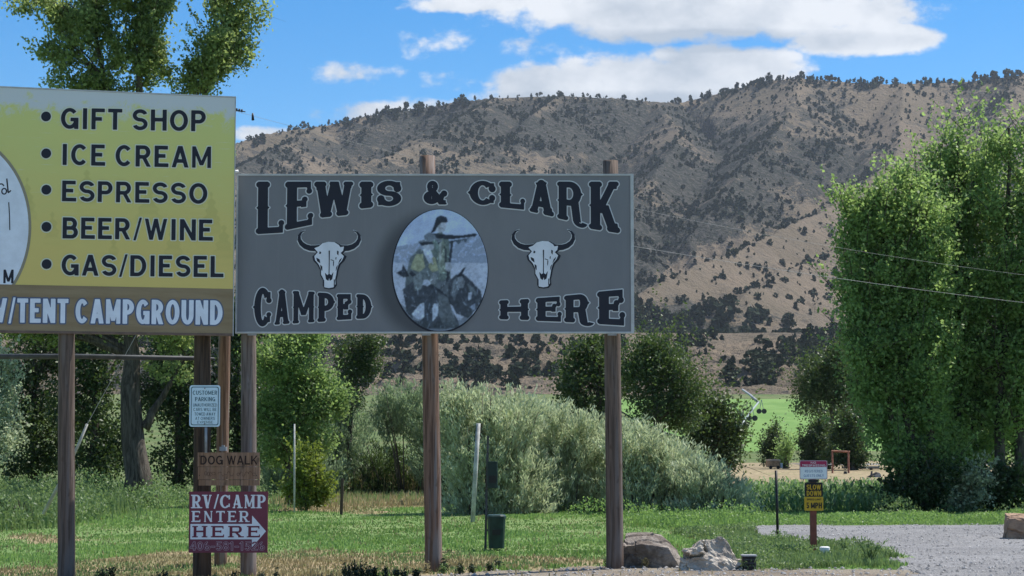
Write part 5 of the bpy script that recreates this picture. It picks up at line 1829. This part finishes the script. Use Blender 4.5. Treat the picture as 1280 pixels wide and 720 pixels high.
box_panel('bottom_rail', YL, -.012, zb, zb + .029, -.006, .09, flat_mat('rail_brown', (.16, .11, .09), .6), yb)
box_panel('top_rail', YL, -.012, zt + .001, zt + .018, -.006, .09, M['trim'], yb)
box_panel('edge_rail', -.011, .0, zb, zt + .018, -.006, .09, M['trim'], yb)


def ytext(txt, xl, xr, yt_l, yb_l, yt_r, yb_r, t, s, fill, rim, rimw, nm='lettering', h=.0065, wk=1.0, gap=.16, iso=.001):
    """line of print between two columns; top and bottom rows given at each end (pixels)"""
    Hh = (yb_l - yt_l)
    gs = text_polys(txt, 0, 0, 1.0, t, s, width=(xr - xl) / Hh, gap=gap, wk=wk)
    tot = (xr - xl) / Hh

    def wp(x, y):
        u = x / tot
        top, bot = yt_l + (yt_r - yt_l) * u, yb_l + (yb_r - yb_l) * u
        return warpY(xl + x * Hh, 720 - (bot + (top - bot) * y))
    gs = [[[wp(*q) for q in p] for p in g] for g in gs]
    o = layer(nm, gs, h, rimw, -.003 if nm == 'lettering' else -.005, rim, yb)
    layer('letter_fill', gs, h, iso, -.006 if nm == 'lettering' else -.008, fill, o)
    return o


for txt, xl, xr, a1, b1, a2, b2, yd in (('GIFT SHOP', 71, 254, 132, 158.5, 135.5, 162, 143), ('ICE CREAM', 72.5, 261, 178, 204.5, 181.5, 208.5, 190), ('ESPRESSO', 74, 256.5, 224.5, 250.5, 228, 254, 236),
                                        ('BEER/WINE', 75.5, 264, 271, 297.5, 274, 300.5, 283), ('GAS/DIESEL', 75, 278, 318, 344, 320, 346.5, 330)):
    o = ytext(txt, xl, xr, a1, b1, a2, b2, .19, .17, INK['navy'], INK['cream'], .014)
    k_ = {143: 52, 190: 53, 236: 54, 283: 55, 330: 56}[yd]
    dpoly = [[[warpY(*q) for q in disc(k_, 720 - yd, 6.3)]]]
    od = layer('bullet', dpoly, .006, .014, -.003, INK['cream'], yb)
    layer('bullet_fill', dpoly, .006, 0, -.006, INK['navy'], od)
ytext('RV/TENT CAMPGROUND', -26, 277, 373, 402.5, 376, 406, .17, .15, INK['lightblue'], INK['slate'], .020, wk=.78, gap=.13, iso=.004)

# the round badge at the left: pale disc with a brown rim, cut off by the strip
bc, br = (-70, 720 - 285), 106
ring_o = [q for q in disc(bc[0], bc[1], br, 124, 90)]
clipz = zs + .0


def clipped(poly):
    out = []
    n = len(poly)
    for i in range(n):
        a, b2 = poly[i], poly[(i + 1) % n]
        if a[1] >= clipz: out.append(a)
        if (a[1] >= clipz) != (b2[1] >= clipz):
            tt = (clipz - a[1]) / (b2[1] - a[1])
            out.append((a[0] + (b2[0] - a[0]) * tt, clipz))
    return out


ro_ = clipped([warpY(*q) for q in ring_o])
bd = MB()
bd.add([(x, -.003, z) for x, z in ro_], [tuple(range(len(ro_)))])
bdo = bd.build('round_badge', INK['roundrim'], yb)
ri_ = clipped([warpY(*q) for q in disc(bc[0], bc[1], br - 3.5, 120, 90)])
bd = MB()
bd.add([(x, -.0045, z) for x, z in ri_], [tuple(range(len(ri_)))])
bd.build('badge_face', INK['lightblue'], bdo)
mg = text_polys('M', 2, 720 - 354, 17, 3.2, 3, width=13)
layer('badge_letter', [[[warpY(*q) for q in p] for p in g] for g in mg], .005, .001, -.006, INK['navy'], bdo)
strokes = [seg_poly(7, 720 - 252, 8.3, 720 - 268, 1.0), seg_poly(8.3, 720 - 268, 9, 720 - 287, 1.0)]
strokes2 = [arc_poly(1, 720 - 238, 3.6, 4.2, 0, 360, 1.3, 1.3), seg_poly(4, 720 - 222, 6.2, 720 - 240, 1.5), seg_poly(6.2, 720 - 240, 9.5, 720 - 237, 1.3), arc_poly(-3, 720 - 232, 4, 4, 10, 170, 1.3, 1.3)]
layer('badge_mark', [[[warpY(*q) for q in p] for p in strokes], [[warpY(*q) for q in p] for p in strokes2]], .004, .0015, -.006, INK['navy'], bdo)

# ================================================================ SMALL SIGNS ON THE POSTS
def frame_local(Y, cx, cy):
    k = Y / F
    return k, (cx - 640) * k, CAMH + (550 - cy) * k


def sgn(name, label, cx, cy, Y):
    k, x, z = frame_local(Y, cx, cy)
    return empty(name, (x, Y, z), label, 'sign'), k


# maroon campground sign
r_, k = sgn('campground_sign', 'maroon sign reading RV/CAMP ENTER HERE with a pale arrow and phone number', 287.5, 652, 24.6)
L = lambda px: (px - 287.5) * k
Zt = lambda py: (652 - py) * k
mm_, nt, b = mat('maroon_print', .45, .35)
t = nt.n('ShaderNodeTexCoord').outputs['Object']
nt.link(nt.mix(nt.noise(t, 5, 5, .6), (.15, .024, .045), (.21, .042, .07)), b.inputs['Base Color'])
box_panel('panel', L(238.5), L(336.5), Zt(689.5), Zt(614), 0, .02, mm_, r_)


def sline(root, txt, xl, xr, yt, yb2, t, s, ink, y=-.002, style='serif', h=.0045, wk=1.0, gap=.12, tilt=0.0, cx=287.5, cy=652, kk=None, nm='lettering', iso=.0006):
    kk = kk or k
    Hh = (yb2 - yt)
    gs = text_polys(txt, 0, 0, 1.0, t, s, width=(xr - xl) / Hh, style=style, gap=gap, wk=wk)
    gs = [[[((xl + q[0] * Hh - cx) * kk, (cy - (yb2 - q[1] * Hh) - tilt * q[0] * Hh) * kk) for q in p] for p in g] for g in gs]
    return layer(nm, gs, h, iso, y, ink, root)


sline(r_, 'RV/CAMP', 241.5, 334, 618, 634.5, .20, .10, INK['white'], gap=.10)
sline(r_, 'ENTER', 242, 313, 638, 651.5, .20, .11, INK['white'], gap=.22)
arrow = [(L(240.5), Zt(654)), (L(317), Zt(654)), (L(317), Zt(643.5)), (L(334.5), Zt(663)), (L(317), Zt(683)), (L(317), Zt(673)), (L(240.5), Zt(673))]
ao = layer('arrow', [[arrow]], .006, 0, -.002, INK['white'], r_)
sline(ao, 'HERE', 243.5, 327, 656.5, 670.5, .24, .13, INK['maroon'], -.004, gap=.24)
sline(r_, '406-581-1526', 240.5, 333, 676, 686.5, .20, .12, INK['faded'], -.0035, gap=.10, style='sans', iso=.004, nm='number_outline')
sline(r_, '406-581-1526', 240.5, 333, 676, 686.5, .14, .10, INK['maroon'], -.005, gap=.10, style='sans', iso=.0, h=.004)

# dog walk boards: three planks
r_, k = sgn('dog_walk_sign', 'small brown plank sign reading DOG WALK above the maroon sign', 287, 588, 24.62)
L = lambda px: (px - 287) * k
Zt = lambda py: (588 - py) * k
for (a, c2, ya, yb2) in ((248.5, 325.5, 565.5, 583), (249, 326, 583.6, 599), (250, 325.5, 599.6, 606.5)):
    box_panel('plank', L(a), L(c2), Zt(yb2), Zt(ya), random.uniform(-.003, .003), .03, M['stained'], r_)
for px, py in ((251, 594), (322, 594), (251, 570), (322, 570)):
    mbx = MB().tube([(L(px), -.008, Zt(py)), (L(px), .0, Zt(py))], .006, 8)
    mbx.build('screw', M['black'], r_)
sline(r_, 'DOG WALK', 252, 323, 569.5, 580.5, .15, .14, INK['burnt'], -.005, 'sans', cx=287, cy=588, gap=.14)
# thin carved scroll line, too worn to read, and a faint lowest line
scr_ = []
xq = 257
while xq < 319:
    w_ = random.uniform(2.5, 5)
    scr_.append(arc_poly(xq + w_ / 2, 720 - 592 + random.uniform(-.8, .8), w_ / 2, random.uniform(1.6, 3.2), random.choice((0, 180)), random.choice((200, 330, 360)), .55, .55, 12))
    xq += w_ * .95
layer('carved_line', [[[((x - 287) * k, (588 - (720 - y)) * k) for x, y in p]] for p in scr_], .0035, .0, -.005, INK['brownfade'], r_)['kind'] = 'stuff'

# blue parking sign
r_, k = sgn('parking_sign', 'pale blue rounded sign reading CUSTOMER PARKING on the wide brown post', 256.5, 507.5, 24.58)
L = lambda px: (px - 256.5) * k
Zt = lambda py: (507.5 - py) * k
rr_panel('panel', L(237.5), L(275.7), Zt(533.5), Zt(481.8), 0, .004, .03, INK['signblue'], r_)
bo = rr_panel('border', L(239.3), L(273.9), Zt(531.7), Zt(483.6), -.002, -.0005, .024, INK['teal'], r_)
rr_panel('border_face', L(240.3), L(272.9), Zt(530.7), Zt(484.6), -.0035, -.0025, .02, INK['signblue'], bo)
for py in (485.8, 530.2):
    MB().tube([(0, -.012, Zt(py)), (0, -.003, Zt(py))], .009, 8).build('bolt', M['steel'], r_)
for txt, xa, xb, ya, yb2 in (('CUSTOMER', 241.5, 272, 488.5, 493.8), ('PARKING', 244.5, 269.5, 496.5, 501.8), ('UNAUTHORIZED', 242, 272, 504.5, 508.5), ('CARS WILL BE', 242.5, 271.5, 510, 514), ('TOWED AWAY', 244, 270, 515.7, 519.7), ('AT OWNERS', 245, 269.5, 521.2, 525), ('EXPENSE', 247.5, 267, 526.3, 529.6)):
    sline(r_, txt, xa, xb, ya, yb2, .17 if ya < 500 else .13, .13, INK['teal'], -.0048, 'sans', .0028, cx=256.5, cy=507.5, iso=.0)

# small clamp and galvanised tube behind the parking sign, white tag above the planks
o = MB().tube([P(257.5, 534, 24.6), P(257.5, 566, 24.6)], .016, 8).build('conduit', M['steel'], None, True, origin=tuple(P(257.5, 566, 24.6)))
tag(o, 'short grey metal tube below the blue parking sign', 'pipe')
o = MB().box((0, 0, 0), (.09, .05, .05), bev=.01).box((.0, 0, .035), (.035, .03, .02)).build('junction_box', M['steel'], None)
o.location = P(279, 561, 24.8)
tag(o, 'small pale junction box between the posts above the dog walk sign', 'box')

# overhead rail behind the left post
o = MB().tube([P(-60, 446, 25.6), P(90, 445.5, 25.4), P(245, 448, 25.3)], [.036, .034, .028], 10).tube([P(245, 448, 25.3), P(268, 448.5, 25.3)], [.02, .018], 8).build('overhead_rail', M['darksteel'], None, True, origin=tuple(P(90, 445.5, 25.4)))
tag(o, 'long dark grey pipe running level behind the left posts', 'pipe')

# guy wire with its pale guard
g0 = P(57, 636, 30)
gw = empty('guy_wire', (g0.x, g0.y, gz(g0.x, 30)), 'slanting guy wire with pale plastic guard behind the far left post', 'wire')
gl = Vector(gw.location)
MB().tube([P(108, 532, 30) - gl, P(163, 432, 30) - gl, P(300, 180, 30) - gl], .006, 6).build('wire', M['wire'], gw)
MB().tube([P(54, 643, 30) - gl, P(80, 594, 30) - gl, P(98, 556, 30) - gl, P(109, 530, 30) - gl], [.028, .026, .022, .02], 8).build('guard', M['pole'], gw, True)

# power lines with insulators
def cable(label, a, b_, sag, r=.006):
    a, b_ = Vector(a), Vector(b_)
    pts = [a.lerp(b_, i / 30) + Vector((0, 0, -4 * sag * (i / 30) * (1 - i / 30))) for i in range(31)]
    root = empty('power_line', a, label, 'wire', None)
    MB().tube([p - a for p in pts], r, 6).build('wire', M['wire'], root)
    return root


c1 = cable('upper thin wire running from the tall post across the hills to the right', P(287, 137, 27.5), P(1420, 358, 40), .35, .002)
iz = MB()
for i in range(3):
    iz.tube([Vector((.09 + i * .035, 0, .0 - i * .007)), Vector((.11 + i * .035, 0, -.003 - i * .007))], .022, 10)
iz.tube([Vector((0, 0, 0)), Vector((.22, 0, -.03))], .008, 6)
iz.build('insulator', M['black'], c1, True)
hk = MB().tube([Vector((.32, 0, -.05)), Vector((.325, 0, -.15))], [.012, .02], 8).build('clamp', M['black'], c1, True)
c2_ = cable('lower wire crossing in front of the big right trees', P(289, 214, 27.5), P(1420, 393, 40), .20, .0032)
MB().tube([Vector((-.02, 0, -.02)), Vector((.10, 0, .0))], [.03, .02], 8).build('insulator', M['white'], c2_, True)

# ================================================================ THINGS ON THE LAWN
def at_ground(px, py):
    g = G(px, py)
    return Vector((g.x, g.y, gz(g.x, g.y)))


def pole(name, label, cat, px_t, py_t, px_b, py_b, r, mt, sides=8, square=False):
    g = at_ground(px_b, py_b)
    t = P(px_t, py_t, g.y)
    o = MB().tube([g + Vector((0, 0, -.1)), g.lerp(t, .5), t], [r, r, r * .95], 4 if square else sides).build(name, M[mt], None, not square, origin=tuple(g))
    return tag(o, label, cat), g


pole('fence_post', 'short dark wooden post standing in the dry patch left of the middle post', 'post', 428, 598, 426.5, 643, .045, 'post_dark', square=True)
pole('white_pole', 'slim leaning pale grey pole in front of the willow', 'pole', 598, 529, 590.5, 651, .045, 'pole')
pole('stake', 'thin pale stake by the yellow green bush', 'pole', 368, 530, 368, 642, .02, 'pole')

# dog waste station
g = at_ground(606.5, 685)
ws = empty('dog_waste_station', g, 'dog waste station with dark green bag box and bin on a slim post', 'waste station')
k = g.y / F
tpt = P(610, 545, g.y) - g
MB().tube([(0, 0, -.1), tpt * .5, tpt], .024, 4).build('post', M['darksteel'], ws)


def bin_box(name, cx, w_, z0, z1, d, taper, parent, lidded):
    mb = MB()
    n = 14
    ring = []
    for j in range(n):
        a = 2 * math.pi * j / n
        e = .55
        ring.append((math.copysign(abs(math.cos(a)) ** e, math.cos(a)), math.copysign(abs(math.sin(a)) ** e, math.sin(a))))
    lv = [(z0, taper), (z0 + (z1 - z0) * .5, (1 + taper) / 2), (z1, 1.0)]
    vs = [(cx + x * w_ / 2 * s, y * d / 2 * s, z) for z, s in lv for x, y in ring]
    fs = [tuple(range(n - 1, -1, -1))] + [(l_ * n + j, l_ * n + (j + 1) % n, (l_ + 1) * n + (j + 1) % n, (l_ + 1) * n + j) for l_ in range(2) for j in range(n)]
    mb.add(vs, fs)
    o = mb.build(name, M['bin'], parent, False)
    if lidded:
        mb = MB()
        vs = [(cx + x * w_ / 2 * s, y * d / 2 * s, z) for z, s in ((z1 - .015, 1.06), (z1 + .02, 1.06), (z1 + .04, .9)) for x, y in ring]
        fs = [(l_ * n + j, l_ * n + (j + 1) % n, (l_ + 1) * n + (j + 1) % n, (l_ + 1) * n + j) for l_ in range(2) for j in range(n)] + [tuple(range(2 * n, 3 * n)), tuple(range(n - 1, -1, -1))]
        mb.add(vs, fs).build('lid', M['bin'], o)
    return o


bo = bin_box('bin', 14.0 * k, 23 * k, .035, .035 + 38 * k, .34, .84, ws, True)
MB().box((14 * k, -.175, .035 + 20 * k), (.12, .006, .08)).build('plate', M['black'], bo)
db = MB().box((9 * k, -.02, (685 - 591.5) * k), (13 * k, .11, 33 * k), bev=.012).build('bag_dispenser', M['bin'], ws)
MB().box((9 * k, -.078, (685 - 597) * k), (9 * k, .008, 9 * k)).build('dispenser_slot', M['black'], db)
MB().box((4 * k, 0, (685 - 660) * k), (8 * k, .03, .03)).build('bracket', M['darksteel'], ws)

# notice signs by the drive
tp_, g = pole('t_post', 'thin black steel post left of the small red and white sign', 'post', 970, 588, 972.5, 679, .022, 'black')
g = at_ground(1017, 693)
k = g.y / F
sp_ = empty('sign_post', g, 'short red brown square post carrying the notice signs by the drive', 'post')
MB().box((0, 0, .56), (.085, .085, 1.32)).build('shaft', M['redpaint'], sp_)
kk = k
ns = empty('notice_sign', (g.x, g.y - .06, CAMH + (550 - 587) * k), 'small white and red NO TRESPASSING sign on top of the red post', 'sign')
px0 = 1017
LL = lambda px: (px - px0) * k
ZZ = lambda py: (587 - py) * k
rr_panel('panel', LL(1000), LL(1034.5), ZZ(598.7), ZZ(575.3), 0, .004, .02, INK['faded'], ns)
rr_panel('white_field', LL(1000.9), LL(1033.6), ZZ(597.8), ZZ(583.6), -.003, -.001, .015, INK['white'], ns)
rr_panel('red_field', LL(1000.9), LL(1033.6), ZZ(583.2), ZZ(576.2), -.003, -.001, .015, INK['red'], ns)
sline(ns, 'NO', 1014, 1020.5, 576.9, 579.3, .18, .16, INK['white'], -.004, 'sans', .0028, cx=px0, cy=587, kk=k, iso=.0)
sline(ns, 'TRESPASSING', 1003, 1032, 580.2, 582.8, .16, .15, INK['white'], -.004, 'sans', .0028, cx=px0, cy=587, kk=k, iso=.0)
sline(ns, 'REGISTERED', 1006.5, 1028.5, 587, 590.2, .16, .15, INK['lineblue'], -.004, 'sans', .0028, cx=px0, cy=587, kk=k, iso=.0)
sline(ns, 'GUESTS ONLY', 1005, 1030, 592.5, 595.7, .16, .15, INK['lineblue'], -.004, 'sans', .0028, cx=px0, cy=587, kk=k, iso=.0)
ss = empty('speed_sign', (g.x, g.y - .06, CAMH + (550 - 618) * k), 'small black and yellow SLOW DOWN 5 MPH sign on the red post', 'sign')
ZZ = lambda py: (618 - py) * k
rr_panel('black_panel', LL(1006), LL(1028.5), ZZ(620), ZZ(602.5), 0, .004, .015, INK['black'], ss)
rr_panel('yellow_panel', LL(1005.5), LL(1029), ZZ(637.5), ZZ(620.3), -.003, .004, .015, INK['yellow'], ss)
for txt, xa, xb, ya, yb2, ink, tt in (('SLOW', 1008.5, 1026, 605.3, 611.3, 'yellow', .17), ('DOWN', 1008.5, 1026.3, 612.8, 619, 'yellow', .17), ('SPEED LIMIT', 1008.5, 1026.5, 622.6, 624.6, 'black', .15), ('5 MPH', 1008, 1027, 627.5, 634.5, 'black', .17)):
    sline(ss, txt, xa, xb, ya, yb2, tt, .14, INK[ink], -.006, 'sans', .0035, cx=px0, cy=618, kk=k, iso=.001)
o = MB().box((0, 0, 0), (.14, .03, .035)).build('sign_bracket', M['black'], None)
o.location = (g.x, g.y - .055, CAMH + (550 - 600.6) * k)
tag(o, 'small dark bracket between the notice sign and the speed sign', 'bracket')

# small white cap in the grass
g = at_ground(1031, 697)
o = MB().tube([(0, 0, 0), (0, 0, .10)], [.055, .055], 12).tube([(0, 0, .10), (0, 0, .14), (0, 0, .15)], [.07, .07, .05], 12).build('standpipe', M['white'], None)
o.location = g
tag(o, 'small white capped pipe in the grass right of the speed sign', 'pipe')


# boulders -------------------------------------------------------------
def boulder(name, label, cat, pts, seed, mt, subdiv=2, amp=.04, loc=(0, 0, 0), group=None, top_flat=None):
    import bmesh
    bm = bmesh.new()
    vs = [bm.verts.new(p) for p in pts]
    r_ = bmesh.ops.convex_hull(bm, input=vs)
    bmesh.ops.delete(bm, geom=[v for v in bm.verts if not v.link_faces], context='VERTS')
    bmesh.ops.triangulate(bm, faces=bm.faces)
    for _ in range(subdiv + 2):
        bmesh.ops.subdivide_edges(bm, edges=bm.edges, cuts=1, use_grid_fill=True)
    bm.normal_update()
    for v in bm.verts:
        p = v.co * 6 + Vector((seed, 0, 0))
        n_ = mnoise.fractal(p, .8, 2.2, 5) * amp
        cr = abs(mnoise.noise(v.co * 3.1 + Vector((0, seed, 0))))
        v.co += v.normal * (n_ - (.06 if cr < .05 else 0) * (amp / .04))
    me = bpy.data.meshes.new(name)
    bm.to_mesh(me)
    bm.free()
    me.materials.append(mt)
    o = bpy.data.objects.new(name, me)
    o.location = loc
    col.objects.link(o)
    return tag(o, label, cat, group)


def rock_mat(name, c1, c2, c3):
    m, nt, b = mat(name, .9, .15)
    t = nt.n('ShaderNodeTexCoord').outputs['Object']
    f = nt.noise(t, 3.5, 7, .65, .4)
    f2 = nt.noise(nt.mapping(t, scale=(1, 1, 2.5), rot=(.3, .2, 0)), 9, 6, .7, 1.0)
    c = nt.mix(nt.ramp(f, .38, .62), c1, c2)
    c = nt.mix(nt.ramp(f2, .58, .72), c, c3)
    nt.link(c, b.inputs['Base Color'])
    bump(nt, b, f2, .9, .05)
    return m


rk1 = rock_mat('brown_rock', (.14, .115, .095), (.34, .30, .26), (.075, .06, .05))
rk2 = rock_mat('pale_rock', (.42, .36, .30), (.62, .57, .49), (.22, .16, .13))
rk3 = rock_mat('sandstone', (.30, .20, .14), (.42, .29, .20), (.22, .15, .11))
g = at_ground(812, 709)
boulder('boulder', 'dark flat topped boulder at the foot of the right sign post', 'boulder',
        [(-.34, -.05, -.05), (.40, -.10, -.05), (.36, .50, -.05), (-.30, .5, -.05), (-.35, -.12, .27), (-.12, -.16, .29), (.22, -.12, .25), (-.28, .25, .41), (.05, .30, .42), (.16, .22, .40), (.33, -.05, .17), (.37, .25, .2), (.42, 0, .04)], 3, rk1, loc=g, amp=.014)
g = at_ground(886, 713)
boulder('boulder', 'pale knobbly boulder with a pitted dark front between the flat one and the black box', 'boulder',
        [(-.33, -.05, -.05), (.36, -.05, -.05), (.3, .4, -.05), (-.3, .4, -.05), (-.38, 0, .12), (-.30, .05, .25), (-.12, .02, .28), (.02, .1, .37), (.15, .12, .40), (.26, .12, .33), (.32, .05, .15), (.42, .08, .04), (-.1, .3, .3), (.2, .35, .32)], 9, rk2, subdiv=2, amp=.055, loc=g)
g = at_ground(1278, 674)
boulder('sandstone_block', 'square reddish sandstone block cut by the right edge on the gravel', 'boulder',
        [(-.24, 0, -.05), (.6, 0, -.05), (.6, .5, -.05), (-.2, .5, -.05), (-.20, .02, .33), (.6, .02, .33), (-.15, .5, .40), (.6, .5, .40)], 5, rk3, amp=.02, loc=g)
g = at_ground(929, 709)
o = MB().box((0, 0, .05), (.22, .16, .10), bev=.02).build('pale_stone', rk2, None)
o.location = g
tag(o, 'small pale stone slab touching the black box', 'stone')

g = at_ground(937, 713)
k = g.y / F
vb = empty('utility_box', g, 'low black plastic box with ribs beside the pale boulder', 'box')
MB().box((0, .08, .085), (17 * k, .17, .17), bev=.02).build('body', M['black'], vb)
MB().box((0, .08, .178), (19 * k, .19, .016), bev=.02).build('lid', M['steel'], vb)
for z in (.05, .09, .13):
    MB().box((0, -.008, z), (15 * k, .012, .012)).build('rib', M['darksteel'], vb)
g = at_ground(795, 663)

# ================================================================ FAR THINGS ACROSS THE FIELD
def far_at(px, Y):
    x = (px - 640) / F * Y
    return Vector((x, Y, gz(x, Y)))


g = far_at(965, 108)
hb = empty('covered_trailer', (g.x, g.y, P(965, 586, 108).z), 'tiny tan topped trailer with a pale end in front of the lone conifer', 'trailer')
MB().box((0, 0, .26), (.62, 1.2, .34), bev=.08).build('body', M['hay'], hb)
MB().box((.02, 0, .46), (.66, 1.2, .09), bev=.1).build('roof', flat_mat('tan_roof', (.5, .36, .25)), hb)
MB().box((.39, 0, .18), (.16, .8, .26), bev=.04).build('nose', M['white'], hb)
for sx in (-.2, .2):
    MB().tube([(sx, -.62, .08), (sx, -.56, .08)], .09, 10).build('wheel', M['black'], hb)
Yq = 95
g = far_at(1047, Yq)
k = Yq / F
sw = empty('swing_frame', (g.x, Yq, P(1047, 588, Yq).z), 'rusty red swing frame in front of the conifers beyond the corn', 'swing frame')
for sx in (-8, 12):
    for sy in (-.5, .5):
        MB().tube([(sx * k + (-.08 if sy < 0 else .08), sy, -.3), (sx * k, 0, 24 * k)], .045, 6).build('leg', M['rust'], sw)
MB().tube([(-9 * k, 0, 24 * k), (14 * k, 0, 23 * k)], .05, 6).build('crossbar', M['rust'], sw)
Yq = 101
k = Yq / F
ft = empty('flatbed_trailer', (far_at(1075, Yq).x, Yq, P(1075, 588.5, Yq).z), 'long low dark flatbed trailer beyond the corn at the tree edge', 'trailer')
MB().box((0, 0, 4.0 * k), (38 * k, 1.6, 2.2 * k)).build('deck', M['darksteel'], ft)
MB().box((0, -.82, 5.2 * k), (38 * k, .05, 1.6 * k)).build('side_rail', M['steel'], ft)
for sx in (-13, -8, 9):
    MB().tube([(sx * k, -.75, 1.6 * k), (sx * k, -.6, 1.6 * k)], 1.7 * k, 12).build('wheel', M['black'], ft)
Yq = 88
k = Yq / F
ci = empty('disc_harrow', (far_at(1091, Yq).x, Yq, P(1091, 600, Yq).z), 'small dark farm implement with a pale wheel in the mown field by the trees', 'implement')
MB().tube([(4 * k, 0, 5 * k), (4 * k, .12, 5 * k)], 4.5 * k, 14).build('wheel', M['steel'], ci)
MB().tube([(-10 * k, 0, 2 * k), (-3 * k, 0, 6 * k), (3 * k, 0, 9 * k)], .05, 6).tube([(-5 * k, 0, 0), (-3 * k, 0, 11 * k)], .04, 6).build('frame', M['darksteel'], ci)
for sx in (-6, -3.5, -1):
    MB().tube([(sx * k, -.05, 2.5 * k), (sx * k, .1, 2.5 * k)], 2.4 * k, 10).build('disc', M['black'], ci)
o = MB().tube([(0, 0, 0), (0, 0, .12)], [.09, .07], 8).build('fallen_pot', M['black'], None)
o.location = far_at(1055, 92) + Vector((0, 0, .05))
tag(o, 'tiny dark object lying alone on the mown field', 'pot')

# centre pivot sprinkler in the irrigated field
pv = [P(925, 534, 330), P(936, 518, 385), P(948, 503, 450)]
pv2 = [P(948, 503, 450), P(938, 494, 520), P(928, 487, 600)]
base = Vector((pv[1].x, pv[1].y, far_z(385)))
pr_ = empty('pivot_sprinkler', base, 'long pale centre pivot irrigation sprinkler in the green field', 'sprinkler')
MB().tube([p - base for p in pv], .2, 6).build('pipe', flat_mat('pivot_pipe', (.30, .34, .34), .5), pr_, True)
MB().tube([p - base for p in pv2], .32, 6).build('far_pipe', M['steel'], pr_, True)
for px, py, Y in ((929, 534, 345), (940, 526, 385), (952, 517, 430)):
    p = P(px, py, Y) - base
    tw = MB().tube([p + Vector((-.5, 0, .4)), p + Vector((0, 0, 3.0))], .07, 5).tube([p + Vector((.5, 0, .4)), p + Vector((0, 0, 3.0))], .07, 5).build('tower', M['steel'], pr_)
    for sx in (-.55, .55):
        MB().tube([p + Vector((sx, -.15, .5)), p + Vector((sx, .15, .5))], .55, 10).build('wheel', M['black'], tw)

# ================================================================ AIR
hz = MB().add([(x, y, z) for x in (-2600, 2600) for y in (-120, 4700) for z in (-4, 760)], [(0, 1, 3, 2), (4, 6, 7, 5), (0, 4, 5, 1), (2, 3, 7, 6), (0, 2, 6, 4), (1, 5, 7, 3)])
hm_ = bpy.data.materials.new('haze_air')
hm_.use_nodes = True
hm_.node_tree.nodes.clear()
pvn = hm_.node_tree.nodes.new('ShaderNodeVolumePrincipled')
pvn.inputs['Color'].default_value = (0.78, 0.88, 1.0, 1)
pvn.inputs['Density'].default_value = HAZE
pvn.inputs['Anisotropy'].default_value = 0.2
on = hm_.node_tree.nodes.new('ShaderNodeOutputMaterial')
hm_.node_tree.links.new(pvn.outputs[0], on.inputs['Volume'])
if HAZE > 0:
    tag(hz.build('haze', hm_), kind='stuff')
